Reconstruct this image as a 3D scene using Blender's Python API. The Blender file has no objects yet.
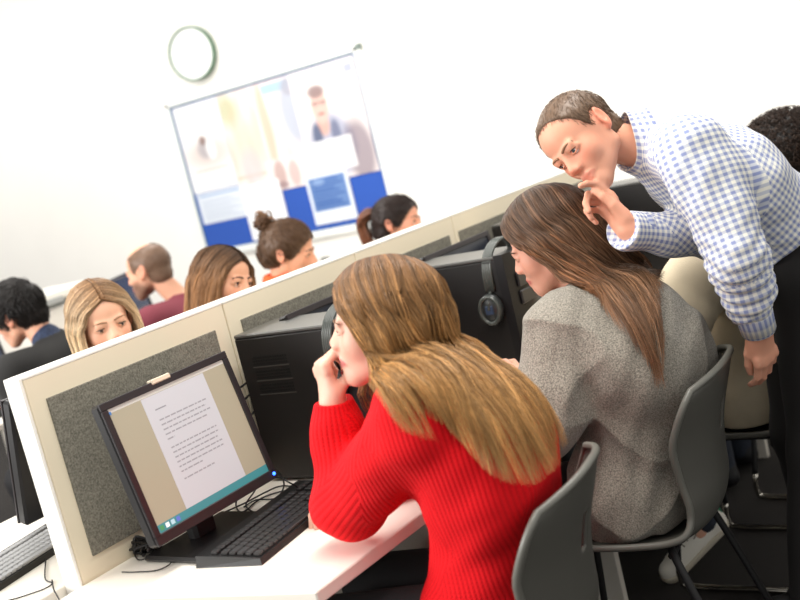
import bpy, math, random
import numpy as np
from mathutils import Vector, Matrix
random.seed(7); RNG = np.random.default_rng(11)
SC = bpy.context.scene; COL = SC.collection
PI = math.pi

# ------------------------------------------------------------------ camera geometry
FPX = 1146.0; CAMH = 1.53
_A = np.array([800, -370, FPX]); _B = np.array([-1545, 208, FPX])
_A = _A/np.linalg.norm(_A); _B = _B-_A*(_A@_B); _B /= np.linalg.norm(_B)
_Z = np.cross(_A, _B)
CAM = np.array([0, 0, CAMH])
IR = np.array([_A[0], _B[0], _Z[0]])            # image right, in the world
IU = -np.array([_A[1], _B[1], _Z[1]])           # image up
IN = -np.array([_A[2], _B[2], _Z[2]])           # towards the camera
def P(px, py, d):
    """world point at depth d (metres along the optical axis) seen at a pixel"""
    return CAM+(IR*(px-400)-IU*(py-300))*d/FPX-IN*d
def CB(r, u, n):
    v = IR*r+IU*u+IN*n
    return v/np.linalg.norm(v)
def V3(*a): return np.array(a, float)
def unit(v):
    v = np.asarray(v, float); return v/(np.linalg.norm(v)+1e-12)

# ------------------------------------------------------------------ materials
MATS = {}
def s2l(c): return tuple(((x/255)/12.92 if x/255 <= .04045 else ((x/255+.055)/1.055)**2.4) for x in c)
def mat(name, rgb=(128, 128, 128), rough=.6, metal=0, spec=.5, attr=None, noise=None, bump=None, emit=None, sss=0, sheen=0, coat=0, alpha=1):
    if name in MATS: return MATS[name]
    m = bpy.data.materials.new(name); m.use_nodes = True; nt = m.node_tree; N = nt.nodes; L = nt.links
    b = N['Principled BSDF']; c = s2l(rgb)
    b.inputs['Base Color'].default_value = (*c, 1); b.inputs['Roughness'].default_value = rough
    b.inputs['Metallic'].default_value = metal; b.inputs['Specular IOR Level'].default_value = spec
    if sheen: b.inputs['Sheen Weight'].default_value = sheen; b.inputs['Sheen Roughness'].default_value = .5
    if coat: b.inputs['Coat Weight'].default_value = coat
    if sss:
        b.inputs['Subsurface Weight'].default_value = sss; b.inputs['Subsurface Radius'].default_value = (1, .35, .2); b.inputs['Subsurface Scale'].default_value = .008
    src = None
    if attr:
        a = N.new('ShaderNodeVertexColor'); a.layer_name = attr; src = a.outputs['Color']
    if noise:                                  # (scale, amount, detail)
        tc = N.new('ShaderNodeTexCoord'); nz = N.new('ShaderNodeTexNoise'); L.new(tc.outputs['Object'], nz.inputs['Vector'])
        nz.inputs['Scale'].default_value = noise[0]; nz.inputs['Detail'].default_value = noise[2] if len(noise) > 2 else 4
        mr = N.new('ShaderNodeMapRange'); mr.inputs['From Min'].default_value = .3; mr.inputs['From Max'].default_value = .7
        mr.inputs['To Min'].default_value = 1-noise[1]; mr.inputs['To Max'].default_value = 1+noise[1]
        L.new(nz.outputs['Fac'], mr.inputs['Value'])
        mx = N.new('ShaderNodeVectorMath'); mx.operation = 'SCALE'
        if src: L.new(src, mx.inputs[0])
        else: mx.inputs[0].default_value = c
        L.new(mr.outputs['Result'], mx.inputs['Scale']); src = mx.outputs['Vector']
    if src: L.new(src, b.inputs['Base Color'])
    if bump:                                   # (scale, strength)
        tc = N.new('ShaderNodeTexCoord'); nz = N.new('ShaderNodeTexNoise'); L.new(tc.outputs['Object'], nz.inputs['Vector'])
        nz.inputs['Scale'].default_value = bump[0]; nz.inputs['Detail'].default_value = 4
        bp = N.new('ShaderNodeBump'); bp.inputs['Strength'].default_value = bump[1]; bp.inputs['Distance'].default_value = .004
        L.new(nz.outputs['Fac'], bp.inputs['Height']); L.new(bp.outputs['Normal'], b.inputs['Normal'])
    if emit:
        b.inputs['Emission Color'].default_value = (*c, 1); b.inputs['Emission Strength'].default_value = emit
        if src: L.new(src, b.inputs['Emission Color'])
    MATS[name] = m; return m

# ------------------------------------------------------------------ meshes from arrays
class Acc:
    """collects vertices / faces / vertex colours of ONE mesh"""
    def __init__(s): s.v = []; s.f = []; s.c = []; s.n = 0
    def add(s, v, f, col=(1, 1, 1)):
        v = np.asarray(v, float).reshape(-1, 3)
        s.v.append(v); s.f += [[int(i)+s.n for i in q] for q in f] if not isinstance(f, np.ndarray) else (f+s.n).tolist()
        c = np.asarray(col, float); s.c.append(np.tile(c, (len(v), 1)) if c.ndim == 1 else c); s.n += len(v)
    def box(s, lo, hi, col=(1, 1, 1), R=None, o=None, bev=0):
        lo = np.array(lo, float); hi = np.array(hi, float)
        if bev > 0:
            c = (lo+hi)/2; h = (hi-lo)/2; b = min(bev, h.min()*.95); vs = []; idx = {}
            for sx in (-1, 1):
                for sy in (-1, 1):
                    for sz in (-1, 1):
                        sg = np.array([sx, sy, sz])
                        for ax in range(3):
                            p = c+sg*(h-b); p[ax] += sg[ax]*b; idx[(sx, sy, sz, ax)] = len(vs); vs.append(p)
            fs = []
            for ax in range(3):
                a1, a2 = (ax+1) % 3, (ax+2) % 3
                for sg in (-1, 1):
                    q = []
                    for u, w in ((-1, -1), (1, -1), (1, 1), (-1, 1)):
                        k = [0, 0, 0]; k[ax] = sg; k[a1] = u; k[a2] = w; q.append(idx[(*k, ax)])
                    fs.append(q if sg > 0 else q[::-1])
                for u in (-1, 1):
                    for w in (-1, 1):
                        k0 = [0, 0, 0]; k0[ax] = -1; k0[a1] = u; k0[a2] = w; k1 = list(k0); k1[ax] = 1
                        q = [idx[(*k0, a1)], idx[(*k1, a1)], idx[(*k1, a2)], idx[(*k0, a2)]]
                        fs.append(q if u*w > 0 else q[::-1])
            for sx in (-1, 1):
                for sy in (-1, 1):
                    for sz in (-1, 1):
                        q = [idx[(sx, sy, sz, a)] for a in range(3)]; fs.append(q if sx*sy*sz > 0 else q[::-1])
            v = np.array(vs)
        else:
            v = np.array([[(lo, hi)[i][0], (lo, hi)[j][1], (lo, hi)[k][2]] for i in (0, 1) for j in (0, 1) for k in (0, 1)])
            fs = [[0, 1, 3, 2], [4, 6, 7, 5], [0, 4, 5, 1], [2, 3, 7, 6], [0, 2, 6, 4], [1, 5, 7, 3]]
        if R is not None: v = v@np.asarray(R).T
        if o is not None: v = v+np.asarray(o)
        s.add(v, fs, col)
    def tube(s, pts, r, n=8, col=(1, 1, 1), closed=False, cap=True):
        pts = np.asarray(pts, float); m = len(pts); r = np.broadcast_to(np.asarray(r, float), (m,))
        t = np.gradient(pts, axis=0) if not closed else np.roll(pts, -1, 0)-np.roll(pts, 1, 0)
        t /= np.linalg.norm(t, axis=1)[:, None]+1e-12
        ref = V3(0, 0, 1) if abs(t[0][2]) < .9 else V3(1, 0, 0)
        a = unit(np.cross(t[0], ref)); v = []
        for i in range(m):
            a = unit(a-t[i]*(a@t[i])); b = np.cross(t[i], a)
            for k in range(n):
                th = 2*PI*k/n; v.append(pts[i]+r[i]*(a*math.cos(th)+b*math.sin(th)))
        f = []
        for i in range(m if closed else m-1):
            j = (i+1) % m
            for k in range(n): f.append([i*n+k, i*n+(k+1) % n, j*n+(k+1) % n, j*n+k])
        if cap and not closed: f += [list(range(n))[::-1], [(m-1)*n+k for k in range(n)]]
        s.add(v, f, col)
    def lathe(s, prof, n=32, R=None, o=None, col=(1, 1, 1)):
        v = []; f = []; m = len(prof)
        for (r, z) in prof:
            for k in range(n): th = 2*PI*k/n; v.append((r*math.cos(th), r*math.sin(th), z))
        for i in range(m-1):
            for k in range(n): f.append([i*n+k, i*n+(k+1) % n, (i+1)*n+(k+1) % n, (i+1)*n+k])
        f += [list(range(n))[::-1], [(m-1)*n+k for k in range(n)]]
        v = np.array(v)
        if R is not None: v = v@np.asarray(R).T
        if o is not None: v = v+np.asarray(o)
        s.add(v, f, col)
    def ball(s, c, r, n=12, col=(1, 1, 1), R=None):
        r = np.broadcast_to(np.asarray(r, float), (3,)); v = []; f = []
        for i in range(n+1):
            ph = PI*i/n
            for k in range(2*n): th = PI*k/n; v.append((r[0]*math.sin(ph)*math.cos(th), r[1]*math.sin(ph)*math.sin(th), r[2]*math.cos(ph)))
        for i in range(n):
            for k in range(2*n): f.append([i*2*n+k, (i+1)*2*n+k, (i+1)*2*n+(k+1) % (2*n), i*2*n+(k+1) % (2*n)])
        v = np.array(v)
        if R is not None: v = v@np.asarray(R).T
        s.add(v+np.asarray(c), f, col)
    def build(s, name, m, parent=None, smooth=False, uv=None, mats=None):
        v = np.concatenate(s.v); me = bpy.data.meshes.new(name)
        par = np.zeros(3)
        if parent is not None: par = np.array(world_loc(parent))
        me.from_pydata((v-par).tolist(), [], s.f)
        ca = me.color_attributes.new('Col', 'FLOAT_COLOR', 'POINT')
        ca.data.foreach_set('color', np.concatenate([np.concatenate(s.c), np.ones((len(v), 1))], 1).astype(np.float32).ravel())
        if smooth: me.polygons.foreach_set('use_smooth', np.ones(len(me.polygons), bool))
        if uv is not None:
            l = me.uv_layers.new(name='UVMap'); l.data.foreach_set('uv', uv.astype(np.float32).ravel())
        me.materials.append(m)
        me.update(); o = bpy.data.objects.new(name, me); COL.objects.link(o)
        if parent is not None: o.parent = parent
        return o
def world_loc(o):
    p = Vector((0, 0, 0))
    while o is not None: p += o.location; o = o.parent
    return p
def tag(o, label=None, cat=None, group=None, kind=None):
    if label: o['label'] = label
    if cat: o['category'] = cat
    if group: o['group'] = group
    if kind: o['kind'] = kind
    return o
def thing(name, loc, label, cat, group=None):
    o = bpy.data.objects.new(name, None); o.empty_display_size = .05; COL.objects.link(o); o.location = Vector([float(x) for x in loc])
    return tag(o, label, cat, group)
def copy_tree(o, parent=None):
    c = o.copy(); COL.objects.link(c); c.parent = parent
    for ch in list(o.children): copy_tree(ch, c)
    return c
def rotz(a): c, s = math.cos(a), math.sin(a); return np.array([[c, -s, 0], [s, c, 0], [0, 0, 1.]])
def rotx(a): c, s = math.cos(a), math.sin(a); return np.array([[1, 0, 0], [0, c, -s], [0, s, c.real]])
def spline(pts, n):
    """Catmull-Rom through pts, n samples"""
    pts = np.asarray(pts, float); m = len(pts)
    if m == 2: return np.linspace(pts[0], pts[1], n)
    q = np.concatenate([[2*pts[0]-pts[1]], pts, [2*pts[-1]-pts[-2]]]); t = np.linspace(0, m-1-1e-9, n); i = t.astype(int); u = (t-i)
    u = u.reshape((-1,)+(1,)*(pts.ndim-1)); a, b, c, d = q[i], q[i+1], q[i+2], q[i+3]
    return .5*((2*b)+(-a+c)*u+(2*a-5*b+4*c-d)*u**2+(-a+3*b-3*c+d)*u**3)

# ------------------------------------------------------------------ implicit surfaces (smooth solids)
class Solid:
    def __init__(s): s.p = []
    def cap(s, a, b, ra, rb=None, k=.01, w=None, fl=1., op='u'):
        """tapered capsule; w, fl: squash to a factor fl along direction w"""
        a = np.asarray(a, float); b = np.asarray(b, float); rb = ra if rb is None else rb
        s.p.append(dict(t='c', a=a, b=b, ra=ra, rb=rb, k=k, w=None if w is None else unit(w), fl=fl, op=op, c=(a+b)/2, R=np.linalg.norm(b-a)/2+max(ra, rb)*max(1, fl)))
    def ell(s, c, r, k=.01, M=None, op='u'):
        c = np.asarray(c, float); r = np.asarray(r, float)
        s.p.append(dict(t='e', c=c, r=r, k=k, M=np.eye(3) if M is None else np.asarray(M), op=op, R=r.max()))
    def half(s, c, n, k=.004, op='s'):
        """half space on the side n points to, from point c"""
        s.p.append(dict(t='h', c=np.asarray(c, float), n=unit(n), k=k, op=op, R=1e9))
    def box(s, c, h, r=.005, k=.004, M=None, op='u'):
        s.p.append(dict(t='b', c=np.asarray(c, float), h=np.asarray(h, float), r=r, k=k, M=np.eye(3) if M is None else np.asarray(M), op=op, R=float(np.linalg.norm(h))+r))
    def prim(s, q, X):
        if q['t'] == 'c':
            a, b = q['a'], q['b']; Xa = X-a; ba = b-a
            if q['w'] is not None:
                g = 1/q['fl']-1; Xa = Xa+g*(Xa@q['w'])[:, None]*q['w']; ba = ba+g*(ba@q['w'])*q['w']
            h = np.clip((Xa@ba)/(ba@ba+1e-12), 0, 1)
            d = np.sqrt(((Xa-h[:, None]*ba)**2).sum(1))-(q['ra']+(q['rb']-q['ra'])*h)
            return d*min(1, (1+q['fl'])/2) if q['w'] is not None else d
        if q['t'] == 'e':
            Y = (X-q['c'])@q['M']; k0 = np.sqrt(((Y/q['r'])**2).sum(1)); k1 = np.sqrt(((Y/q['r']**2)**2).sum(1))+1e-9
            return k0*(k0-1)/k1
        if q['t'] == 'h': return -((X-q['c'])@q['n'])
        Y = np.abs((X-q['c'])@q['M'])-q['h']
        return np.sqrt((np.maximum(Y, 0)**2).sum(1))+np.minimum(Y.max(1), 0)-q['r']
    def ev(s, X, c=None, rad=None, disp=None):
        d = np.full(len(X), .5)
        for q in s.p:
            if c is not None and q['R'] < 1e8 and q['op'] in 'us' and np.linalg.norm(q['c']-c)-q['R']-rad > .075: continue
            e = s.prim(q, X); k = q['k']
            if q['op'] == 'u':
                h = np.clip(.5+.5*(d-e)/k, 0, 1); d = d+(e-d)*h-k*h*(1-h)
            elif q['op'] == 's':
                e = -e; h = np.clip(.5-.5*(d-e)/k, 0, 1); d = d+(e-d)*h+k*h*(1-h)
            else:
                h = np.clip(.5-.5*(d-e)/k, 0, 1); d = d+(e-d)*h+k*h*(1-h)
        if disp is not None: d = d-disp(X)
        return d
    def mesh(s, h=.004, disp=None, N=12):
        u = [q for q in s.p if q['op'] == 'u']
        lo = np.min([q['c']-q['R'] for q in u], 0)-3*h; hi = np.max([q['c']+q['R'] for q in u], 0)+3*h
        nb = np.ceil((hi-lo)/(h*N)).astype(int); G = nb*N+2
        bi = np.stack(np.meshgrid(*[np.arange(n) for n in nb], indexing='ij'), -1).reshape(-1, 3)
        cen = lo+(bi*N+N/2)*h; dc = s.ev(cen, disp=disp); rad = h*N*.87
        act = bi[np.abs(dc) < rad*1.35+.024]
        g = np.stack(np.meshgrid(*[np.arange(N+1)]*3, indexing='ij'), -1).reshape(-1, 3)
        gid = lambda I: (I[..., 0]*G[1]+I[..., 1])*G[2]+I[..., 2]
        VI = []; VP = []; Q = []
        offs = np.array([[i, j, k] for i in (0, 1) for j in (0, 1) for k in (0, 1)])
        ed = [(a, b) for a in range(8) for b in range(a+1, 8) if np.abs(offs[a]-offs[b]).sum() == 1]
        # grids with one layer of overlap below so every quad finds its four cells
        for b in act:
            I = g+b*N; X = lo+I*h; D = s.ev(X, lo+(b*N+N/2)*h, rad, disp).reshape(N+1, N+1, N+1)
            if D.min() > 0 or D.max() < 0: continue
            C8 = np.stack([D[o[0]:N+o[0], o[1]:N+o[1], o[2]:N+o[2]] for o in offs], -1)
            sg = C8 < 0; mk = sg.any(-1) & ~sg.all(-1); ix = np.argwhere(mk); c8 = C8[mk]
            acc = np.zeros((len(ix), 3)); cnt = np.zeros(len(ix))
            for a_, b_ in ed:
                da, db = c8[:, a_], c8[:, b_]; cr = (da < 0) != (db < 0); t = np.where(cr, da/np.where(cr, da-db, 1), 0)
                acc += np.where(cr[:, None], offs[a_]+t[:, None]*(offs[b_]-offs[a_]), 0); cnt += cr
            VI.append(gid(ix+b*N)); VP.append(lo+(ix+b*N+acc/cnt[:, None])*h)
            for ax in range(3):
                sl0 = [slice(0, N)]*3; sl1 = [slice(0, N)]*3; sl1[ax] = slice(1, N+1)
                d0, d1 = D[tuple(sl0)], D[tuple(sl1)]; cr = (d0 < 0) != (d1 < 0); e = np.argwhere(cr)
                if not len(e): continue
                fl = d0[cr] < 0; e = e+b*N; a1 = np.zeros(3, int); a2 = np.zeros(3, int); a1[(ax+1) % 3] = 1; a2[(ax+2) % 3] = 1
                q = np.stack([gid(e), gid(e-a1), gid(e-a1-a2), gid(e-a2)], 1); q[~fl] = q[~fl][:, ::-1]; Q.append(q)
        VI = np.concatenate(VI); VP = np.concatenate(VP); Q = np.concatenate(Q)
        o = np.argsort(VI); VI = VI[o]; VP = VP[o]; k = np.searchsorted(VI, Q); k = np.clip(k, 0, len(VI)-1); ok = (VI[k] == Q).all(1)
        return VP, k[ok]
def wob(seed, amp, freq, aniso=None, n=7):
    """smooth folds: a sum of sine waves"""
    r = np.random.default_rng(seed); K = r.normal(size=(n, 3)); K /= np.linalg.norm(K, axis=1)[:, None]
    if aniso is not None:
        w = unit(aniso); K = K+(w*(K@w)[:, None])*1.6; K /= np.linalg.norm(K, axis=1)[:, None]
    K = K*freq*r.uniform(.6, 1.7, (n, 1)); ph = r.uniform(0, 6.28, n)
    def f(X):
        Y = X@K.T+ph
        Y = Y+.9*np.sin(np.roll(Y, 1, axis=1)*.7)
        return amp*np.sin(Y).sum(1)/math.sqrt(n)
    return f
def build_solid(name, m, parent, sd, h=.004, disp=None, col=None, colf=None, uvbones=None):
    v, f = sd.mesh(h, disp); a = Acc(); a.v.append(v); a.n = len(v); a.f = f.tolist()
    a.c.append(colf(v) if colf else np.tile(np.array(col if col is not None else (1, 1, 1), float), (len(v), 1)))
    uv = limb_uv(v, f, uvbones) if uvbones else None
    return a.build(name, m, parent, True, uv)
def limb_uv(v, f, bones):
    """cloth coordinates in metres: along each limb and around it"""
    cen = v[f].mean(1); best = np.full(len(f), 1e9); bi = np.zeros(len(f), int)
    for i, (a, b, r, ref) in enumerate(bones):
        ba = b-a; h = np.clip((cen-a)@ba/(ba@ba), 0, 1); d = np.linalg.norm(cen-a-h[:, None]*ba, axis=1)-r
        bi[d < best] = i; best = np.minimum(best, d)
    uv = np.zeros((len(f), 4, 2))
    for i, (a, b, r, ref) in enumerate(bones):
        m = bi == i; X = v[f[m]]; t = unit(b-a); e1 = unit(ref-t*(np.asarray(ref)@t)); e2 = np.cross(t, e1)
        Y = X-a; ang = np.arctan2(Y@e2, Y@e1); c = ang[:, :1]; ang = c+(ang-c+PI) % (2*PI)-PI
        nf = np.cross(X[:, 2]-X[:, 0], X[:, 3]-X[:, 1]); nf /= np.linalg.norm(nf, axis=1)[:, None]+1e-12; flat = (np.abs(nf@t) > .72)[:, None]
        if i == 0:
            lat = (np.abs(nf@e1) > np.abs(nf@e2)*1.1)[:, None]; ang = np.where(lat, Y@e2, Y@e1)/r
        uv[m, :, 0] = np.where(flat, Y@e1, ang*r); uv[m, :, 1] = np.where(flat, Y@e2, Y@t)
    return uv.reshape(-1, 2)

# ------------------------------------------------------------------ people: heads, hands, hair
class Head:
    """frame of a head: f forward, l left, u up; metres, origin between the ears at eye height"""
    def __init__(s, c, fwd, up, sc=1.):
        s.c = np.asarray(c, float); s.f = unit(fwd); s.u = unit(np.asarray(up)-s.f*(np.asarray(up)@s.f)); s.l = np.cross(s.u, s.f); s.sc = sc
        s.M = np.stack([s.f, s.l, s.u], 1)
    def w(s, *p):
        p = np.asarray(p if len(p) > 1 else p[0], float); return s.c+(p*s.sc)@s.M.T
    def loc(s, X): return (X-s.c)@s.M/s.sc
def head_prims(S, H, male=False, ear=True, lid=.5, nose=1.):
    s = H.sc; E = lambda c, r, kk=.01, op='u', M=None: S.ell(H.w(*c), np.array(r)*s, kk*s, H.M if M is None else H.M@M, op)
    C = lambda a, b, ra, rb=None, kk=.01, op='u': S.cap(H.w(*a), H.w(*b), ra*s, (ra if rb is None else rb)*s, kk*s, op=op)
    E((-.014, 0, .034), (.098, .077, .084), .02)
    E((.028, 0, .04), (.062, .066, .062), .02)
    E((.038, 0, -.03), (.052, .056, .075), .025)
    E((.062, 0, -.048), (.037, .034, .044), .02)
    jw = .050 if male else .042
    for sg in (-1, 1):
        C((.004, sg*jw, -.058), (.074, sg*.010, -.099), .016 if male else .013, .015, .025)
        C((.0, sg*(jw+.010), -.005), (.004, sg*jw, -.055), .016, .014, .025)
        E((.055, sg*.038, -.026), (.026, .022, .028), .02)
        E((.105, sg*.031, .0), (.017, .019, .012), .014, 's')
        E((.0765, sg*.031, .0), (.0115, .0165, .0125), .003)
        n = 6; zz = .0092-.0085*lid          # lids
        for k in range(n):
            t0, t1 = -1+2*k/n, -1+2*(k+1)/n; f_ = lambda t, up: (.0915-.011*t*t-.0015*t, sg*(.031+t*.0160), (zz*(1-t*t) if up else -.0068*(1-t*t))-.0012*t)
            C(f_(t0, 1), f_(t1, 1), .0032, .0032, .002); C(f_(t0, 0), f_(t1, 0), .0024, .0024, .002)
            if lid > .3: g_ = lambda t: (.089-.011*t*t, sg*(.031+t*.0155), (zz+.0042)*(1-t*t)+.001); C(g_(t0), g_(t1), .004, .004, .003)
        C((.086, sg*.040, .0175), (.091, sg*.012, .0135), .007 if male else .005, .006, .012)
        E((.104, sg*.0125, -.0345), (.0105, .0075, .0075), .006)
        if ear:
            a = math.radians(-14); Me = np.array([[math.cos(a), 0, math.sin(a)], [0, 1, 0], [-math.sin(a), 0, math.cos(a)]])
            b = math.radians(sg*14); Mz = np.array([[math.cos(b), -math.sin(b), 0], [math.sin(b), math.cos(b), 0], [0, 0, 1]])
            es = 1.04 if male else 1.; E((-.012, sg*.081, -.002), (.0180*es, .0060*es, .031*es), .005, M=Mz@Me)
            E((-.008, sg*.087, .002), (.0105*es, .0052, .019*es), .003, 's', M=Mz@Me)
            E((-.004, sg*.078, -.004), (.007, .006, .009), .004, M=Mz@Me)
            E((-.002, sg*.077, -.028), (.008, .005, .009), .006)
    E((.074, 0, -.099), (.019, .022, .016), .018)
    C((.084, 0, .012), (.096, 0, -.028), .010, .0145, .010)
    C((.090, 0, .008), (.110*nose, 0, -.026), .0065, .0085, .008)
    E((.1085*nose, 0, -.0300), (.0105, .0105, .0088), .006)
    C((.0965, -.012, -.0615), (.0965, .012, -.0615), .0058, .0058, .006)
    for sg in (-1, 1): C((.0965, sg*.012, -.0615), (.088, sg*.023, -.0655), .0052, .002, .006)
    C((.095, -.011, -.0730), (.095, .011, -.0730), .0066, .0066, .006)
    for sg in (-1, 1): C((.095, sg*.011, -.0730), (.087, sg*.022, -.0685), .0055, .002, .006)
    C((.1035, -.018, -.0672), (.1035, .018, -.0672), .0016, .0016, .002, 's')
    C((.086, -.01, -.085), (.086, .01, -.085), .010, .010, .012)
def head_colour(H, skin, lip=(190, 105, 100), beard=None, scalp=None, flush=.25):
    skin = np.array(s2l(skin)); lip = np.array(s2l(lip))
    def f(X):
        c = np.tile(skin, (len(X), 1)); Y = H.loc(X); x, y, z = Y.T; near = (np.abs(Y) < .16).all(1)
        def mix(m, col, a): c[m] = c[m]*(1-a[m, None])+np.array(col)*a[m, None]
        red = skin*np.array([1.0, .62, .58])
        a = np.exp(-(((np.abs(y)-.04)/.02)**2+((z+.03)/.022)**2))*flush*(x > .03); mix(near, red, a)
        a = np.exp(-((x-.118)/.012)**2-(y/.014)**2-((z+.033)/.012)**2)*flush*1.2; mix(near, red, a)
        a = np.clip((np.abs(y)-.074)/.006, 0, 1)*(x < .02)*(x > -.045)*(np.abs(y) < .1)*(np.abs(z) < .045)*flush*1.6; mix(near, red, np.clip(a, 0, 1))
        if beard is not None:
            d = ((x-.05)/.085)**2+((z+.085)/.055)**2; a = np.clip(1.25-d, 0, 1)*beard[1]*(z < -.035+.03*(x < .055))*(x > -.03); mix(near, s2l(beard[0]), np.clip(a, 0, 1))
        if scalp is not None:
            a = np.clip((z-.0-(x-(-.0))*1.0-.01)/.03, 0, 1)*scalp[1]; mix(near, s2l(scalp[0]), a)
        w = .026-np.abs(y); zl = np.abs(z+.0675)-.0145*np.clip(w/.02, 0, 1)**.5
        a = np.clip(-zl/.002, 0, 1)*(w > 0)*(x > .078)*(x < .1075)*.8; mix(near, lip, a)
        return c
    return f
def eyes(H, parent, col=(70, 50, 35), brow=(70, 50, 35), look=(1, 0, -.25), lid=.5, browr=.0028, closed=False, skin=(225, 180, 155)):
    s = H.sc
    for sg in (-1, 1):
        a = Acc(); g = unit(look); c0 = V3(.0785, sg*.031, -.0005)
        a.ball(H.w(*c0), .0130*s, 10, s2l((235, 228, 222)), H.M)
        gw = H.M@g; e1 = unit(np.cross(gw, H.u)); e2 = np.cross(gw, e1)
        Rg = np.stack([e1, e2, gw], 1)
        a.ball(H.w(*(c0+g*.0115)), np.array([.0056, .0056, .003])*s, 8, s2l(col), Rg)
        a.ball(H.w(*(c0+g*.0133)), np.array([.0027, .0027, .0018])*s, 6, (.004, .004, .004), Rg)
        a.build('eye', mat('eye', attr='Col', rough=.15), parent, True)
        S = Solid()        # upper lid with lash line
        zz = .0092-.0085*lid; pts = [H.w(.0935-.0115*t*t-.0015*t, sg*(.031+t*.0165), (zz-.0022)*(1-t*t)-.0015*t) for t in np.linspace(-1, 1, 9)]
        b = Acc(); b.tube(spline(pts, 12), np.array([.0008]+[.0015]*10+[.0008])*s, 6, s2l(tuple(x*.45 for x in brow)))
        b.build('eyelash', mat('hair_fine', attr='Col', rough=.7), parent, True)
        pts = [H.w(.0972, sg*.011, .0165), H.w(.0965, sg*.024, .0205), H.w(.0930, sg*.038, .0200), H.w(.082, sg*.048, .0155)]
        q = Acc(); q.tube(spline(pts, 12), np.linspace(browr*1.15, browr*.55, 12)*s, 6, s2l(brow)); q.build('eyebrow', mat('hair_fine', attr='Col', rough=.7), parent, True)
def hand_prims(S, wrist, d, n, thumb, curl=(30, 40, 25), curls=None, thumb_in=.35, sc=1., spread=3.5, idx_straight=False, tcurl=20, tdir=None):
    """wrist point, d finger direction, n palm-side normal, thumb: side the thumb is on. curl: bend in degrees at the three joints"""
    d = unit(d); n = unit(np.asarray(n)-d*(np.asarray(n)@d)); t = np.cross(d, n)
    if t@np.asarray(thumb) < 0: t = -t
    W = lambda a, b, c: wrist+(d*a+t*b+n*c)*sc
    tips = []
    S.cap(W(-.02, 0, 0), W(.02, 0, 0), .027*sc, .029*sc, .012*sc, n, .72)
    S.cap(W(.012, .012, 0), W(.074, .02, -.001), .023*sc, .0145*sc, .012*sc, n, .75)
    S.cap(W(.012, -.01, 0), W(.070, -.022, -.001), .022*sc, .0135*sc, .012*sc, n, .75)
    S.cap(W(.02, 0, 0), W(.072, 0, -.002), .024*sc, .0165*sc, .012*sc, n, .65)
    L = [(.043, .026, .021), (.047, .030, .022), (.043, .028, .021), (.034, .021, .019)]
    base = [(.082, .0275), (.087, .0088), (.083, -.0105), (.074, -.0285)]; R = [.0092, .0094, .0088, .0077]
    for i in range(4):
        cu = (curls[i] if curls else curl); a = 0; p = W(base[i][0]-.012, base[i][1], -.003); q = W(base[i][0], base[i][1], -.003)
        S.cap(p, q, R[i]*1.12*sc, R[i]*1.1*sc, .009*sc); sp = math.radians(spread*(1.4-i*.95))
        p = q; r = R[i]*sc
        for j in range(3):
            a += math.radians(cu[j]); dd = math.cos(a)*(d*math.cos(sp)+t*math.sin(sp))+math.sin(a)*n
            q = p+dd*L[i][j]*sc; S.cap(p, q, r, r*.93, (.006 if j == 0 else .003)*sc); p = q; r *= .93
        tips.append((p, dd, r))
    a0 = W(.018, .02, .006); td = unit(d*.75+t*(.85-thumb_in)+n*(.25+thumb_in)) if tdir is None else unit(d*tdir[0]+t*tdir[1]+n*tdir[2]); b0 = a0+td*.04*sc
    S.cap(a0, b0, .0165*sc, .0125*sc, .012*sc)
    td2 = unit(td+d*.35-t*.2*math.radians(tcurl)*3); c0 = b0+td2*.033*sc; S.cap(b0, c0, .0112*sc, .0105*sc, .004*sc)
    td3 = unit(td2+d*.2-t*.2); e0 = c0+td3*.024*sc; S.cap(c0, e0, .0103*sc, .0085*sc, .003*sc); tips.append((e0, td3, .0085*sc))
    return tips
def nails(tips, n, parent, rgb):
    a = Acc()
    for p, dd, r in tips:
        nn = unit(-np.asarray(n)+dd*(np.asarray(n)@dd)); e = np.cross(dd, nn)
        a.ball(p+nn*r*.72, (r*.95, r*.72, r*.34), 6, s2l(rgb), np.stack([dd, e, nn], 1))
    return a.build('fingernails', mat('nail_'+str(rgb[0]), rgb, .25), parent, True)

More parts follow.
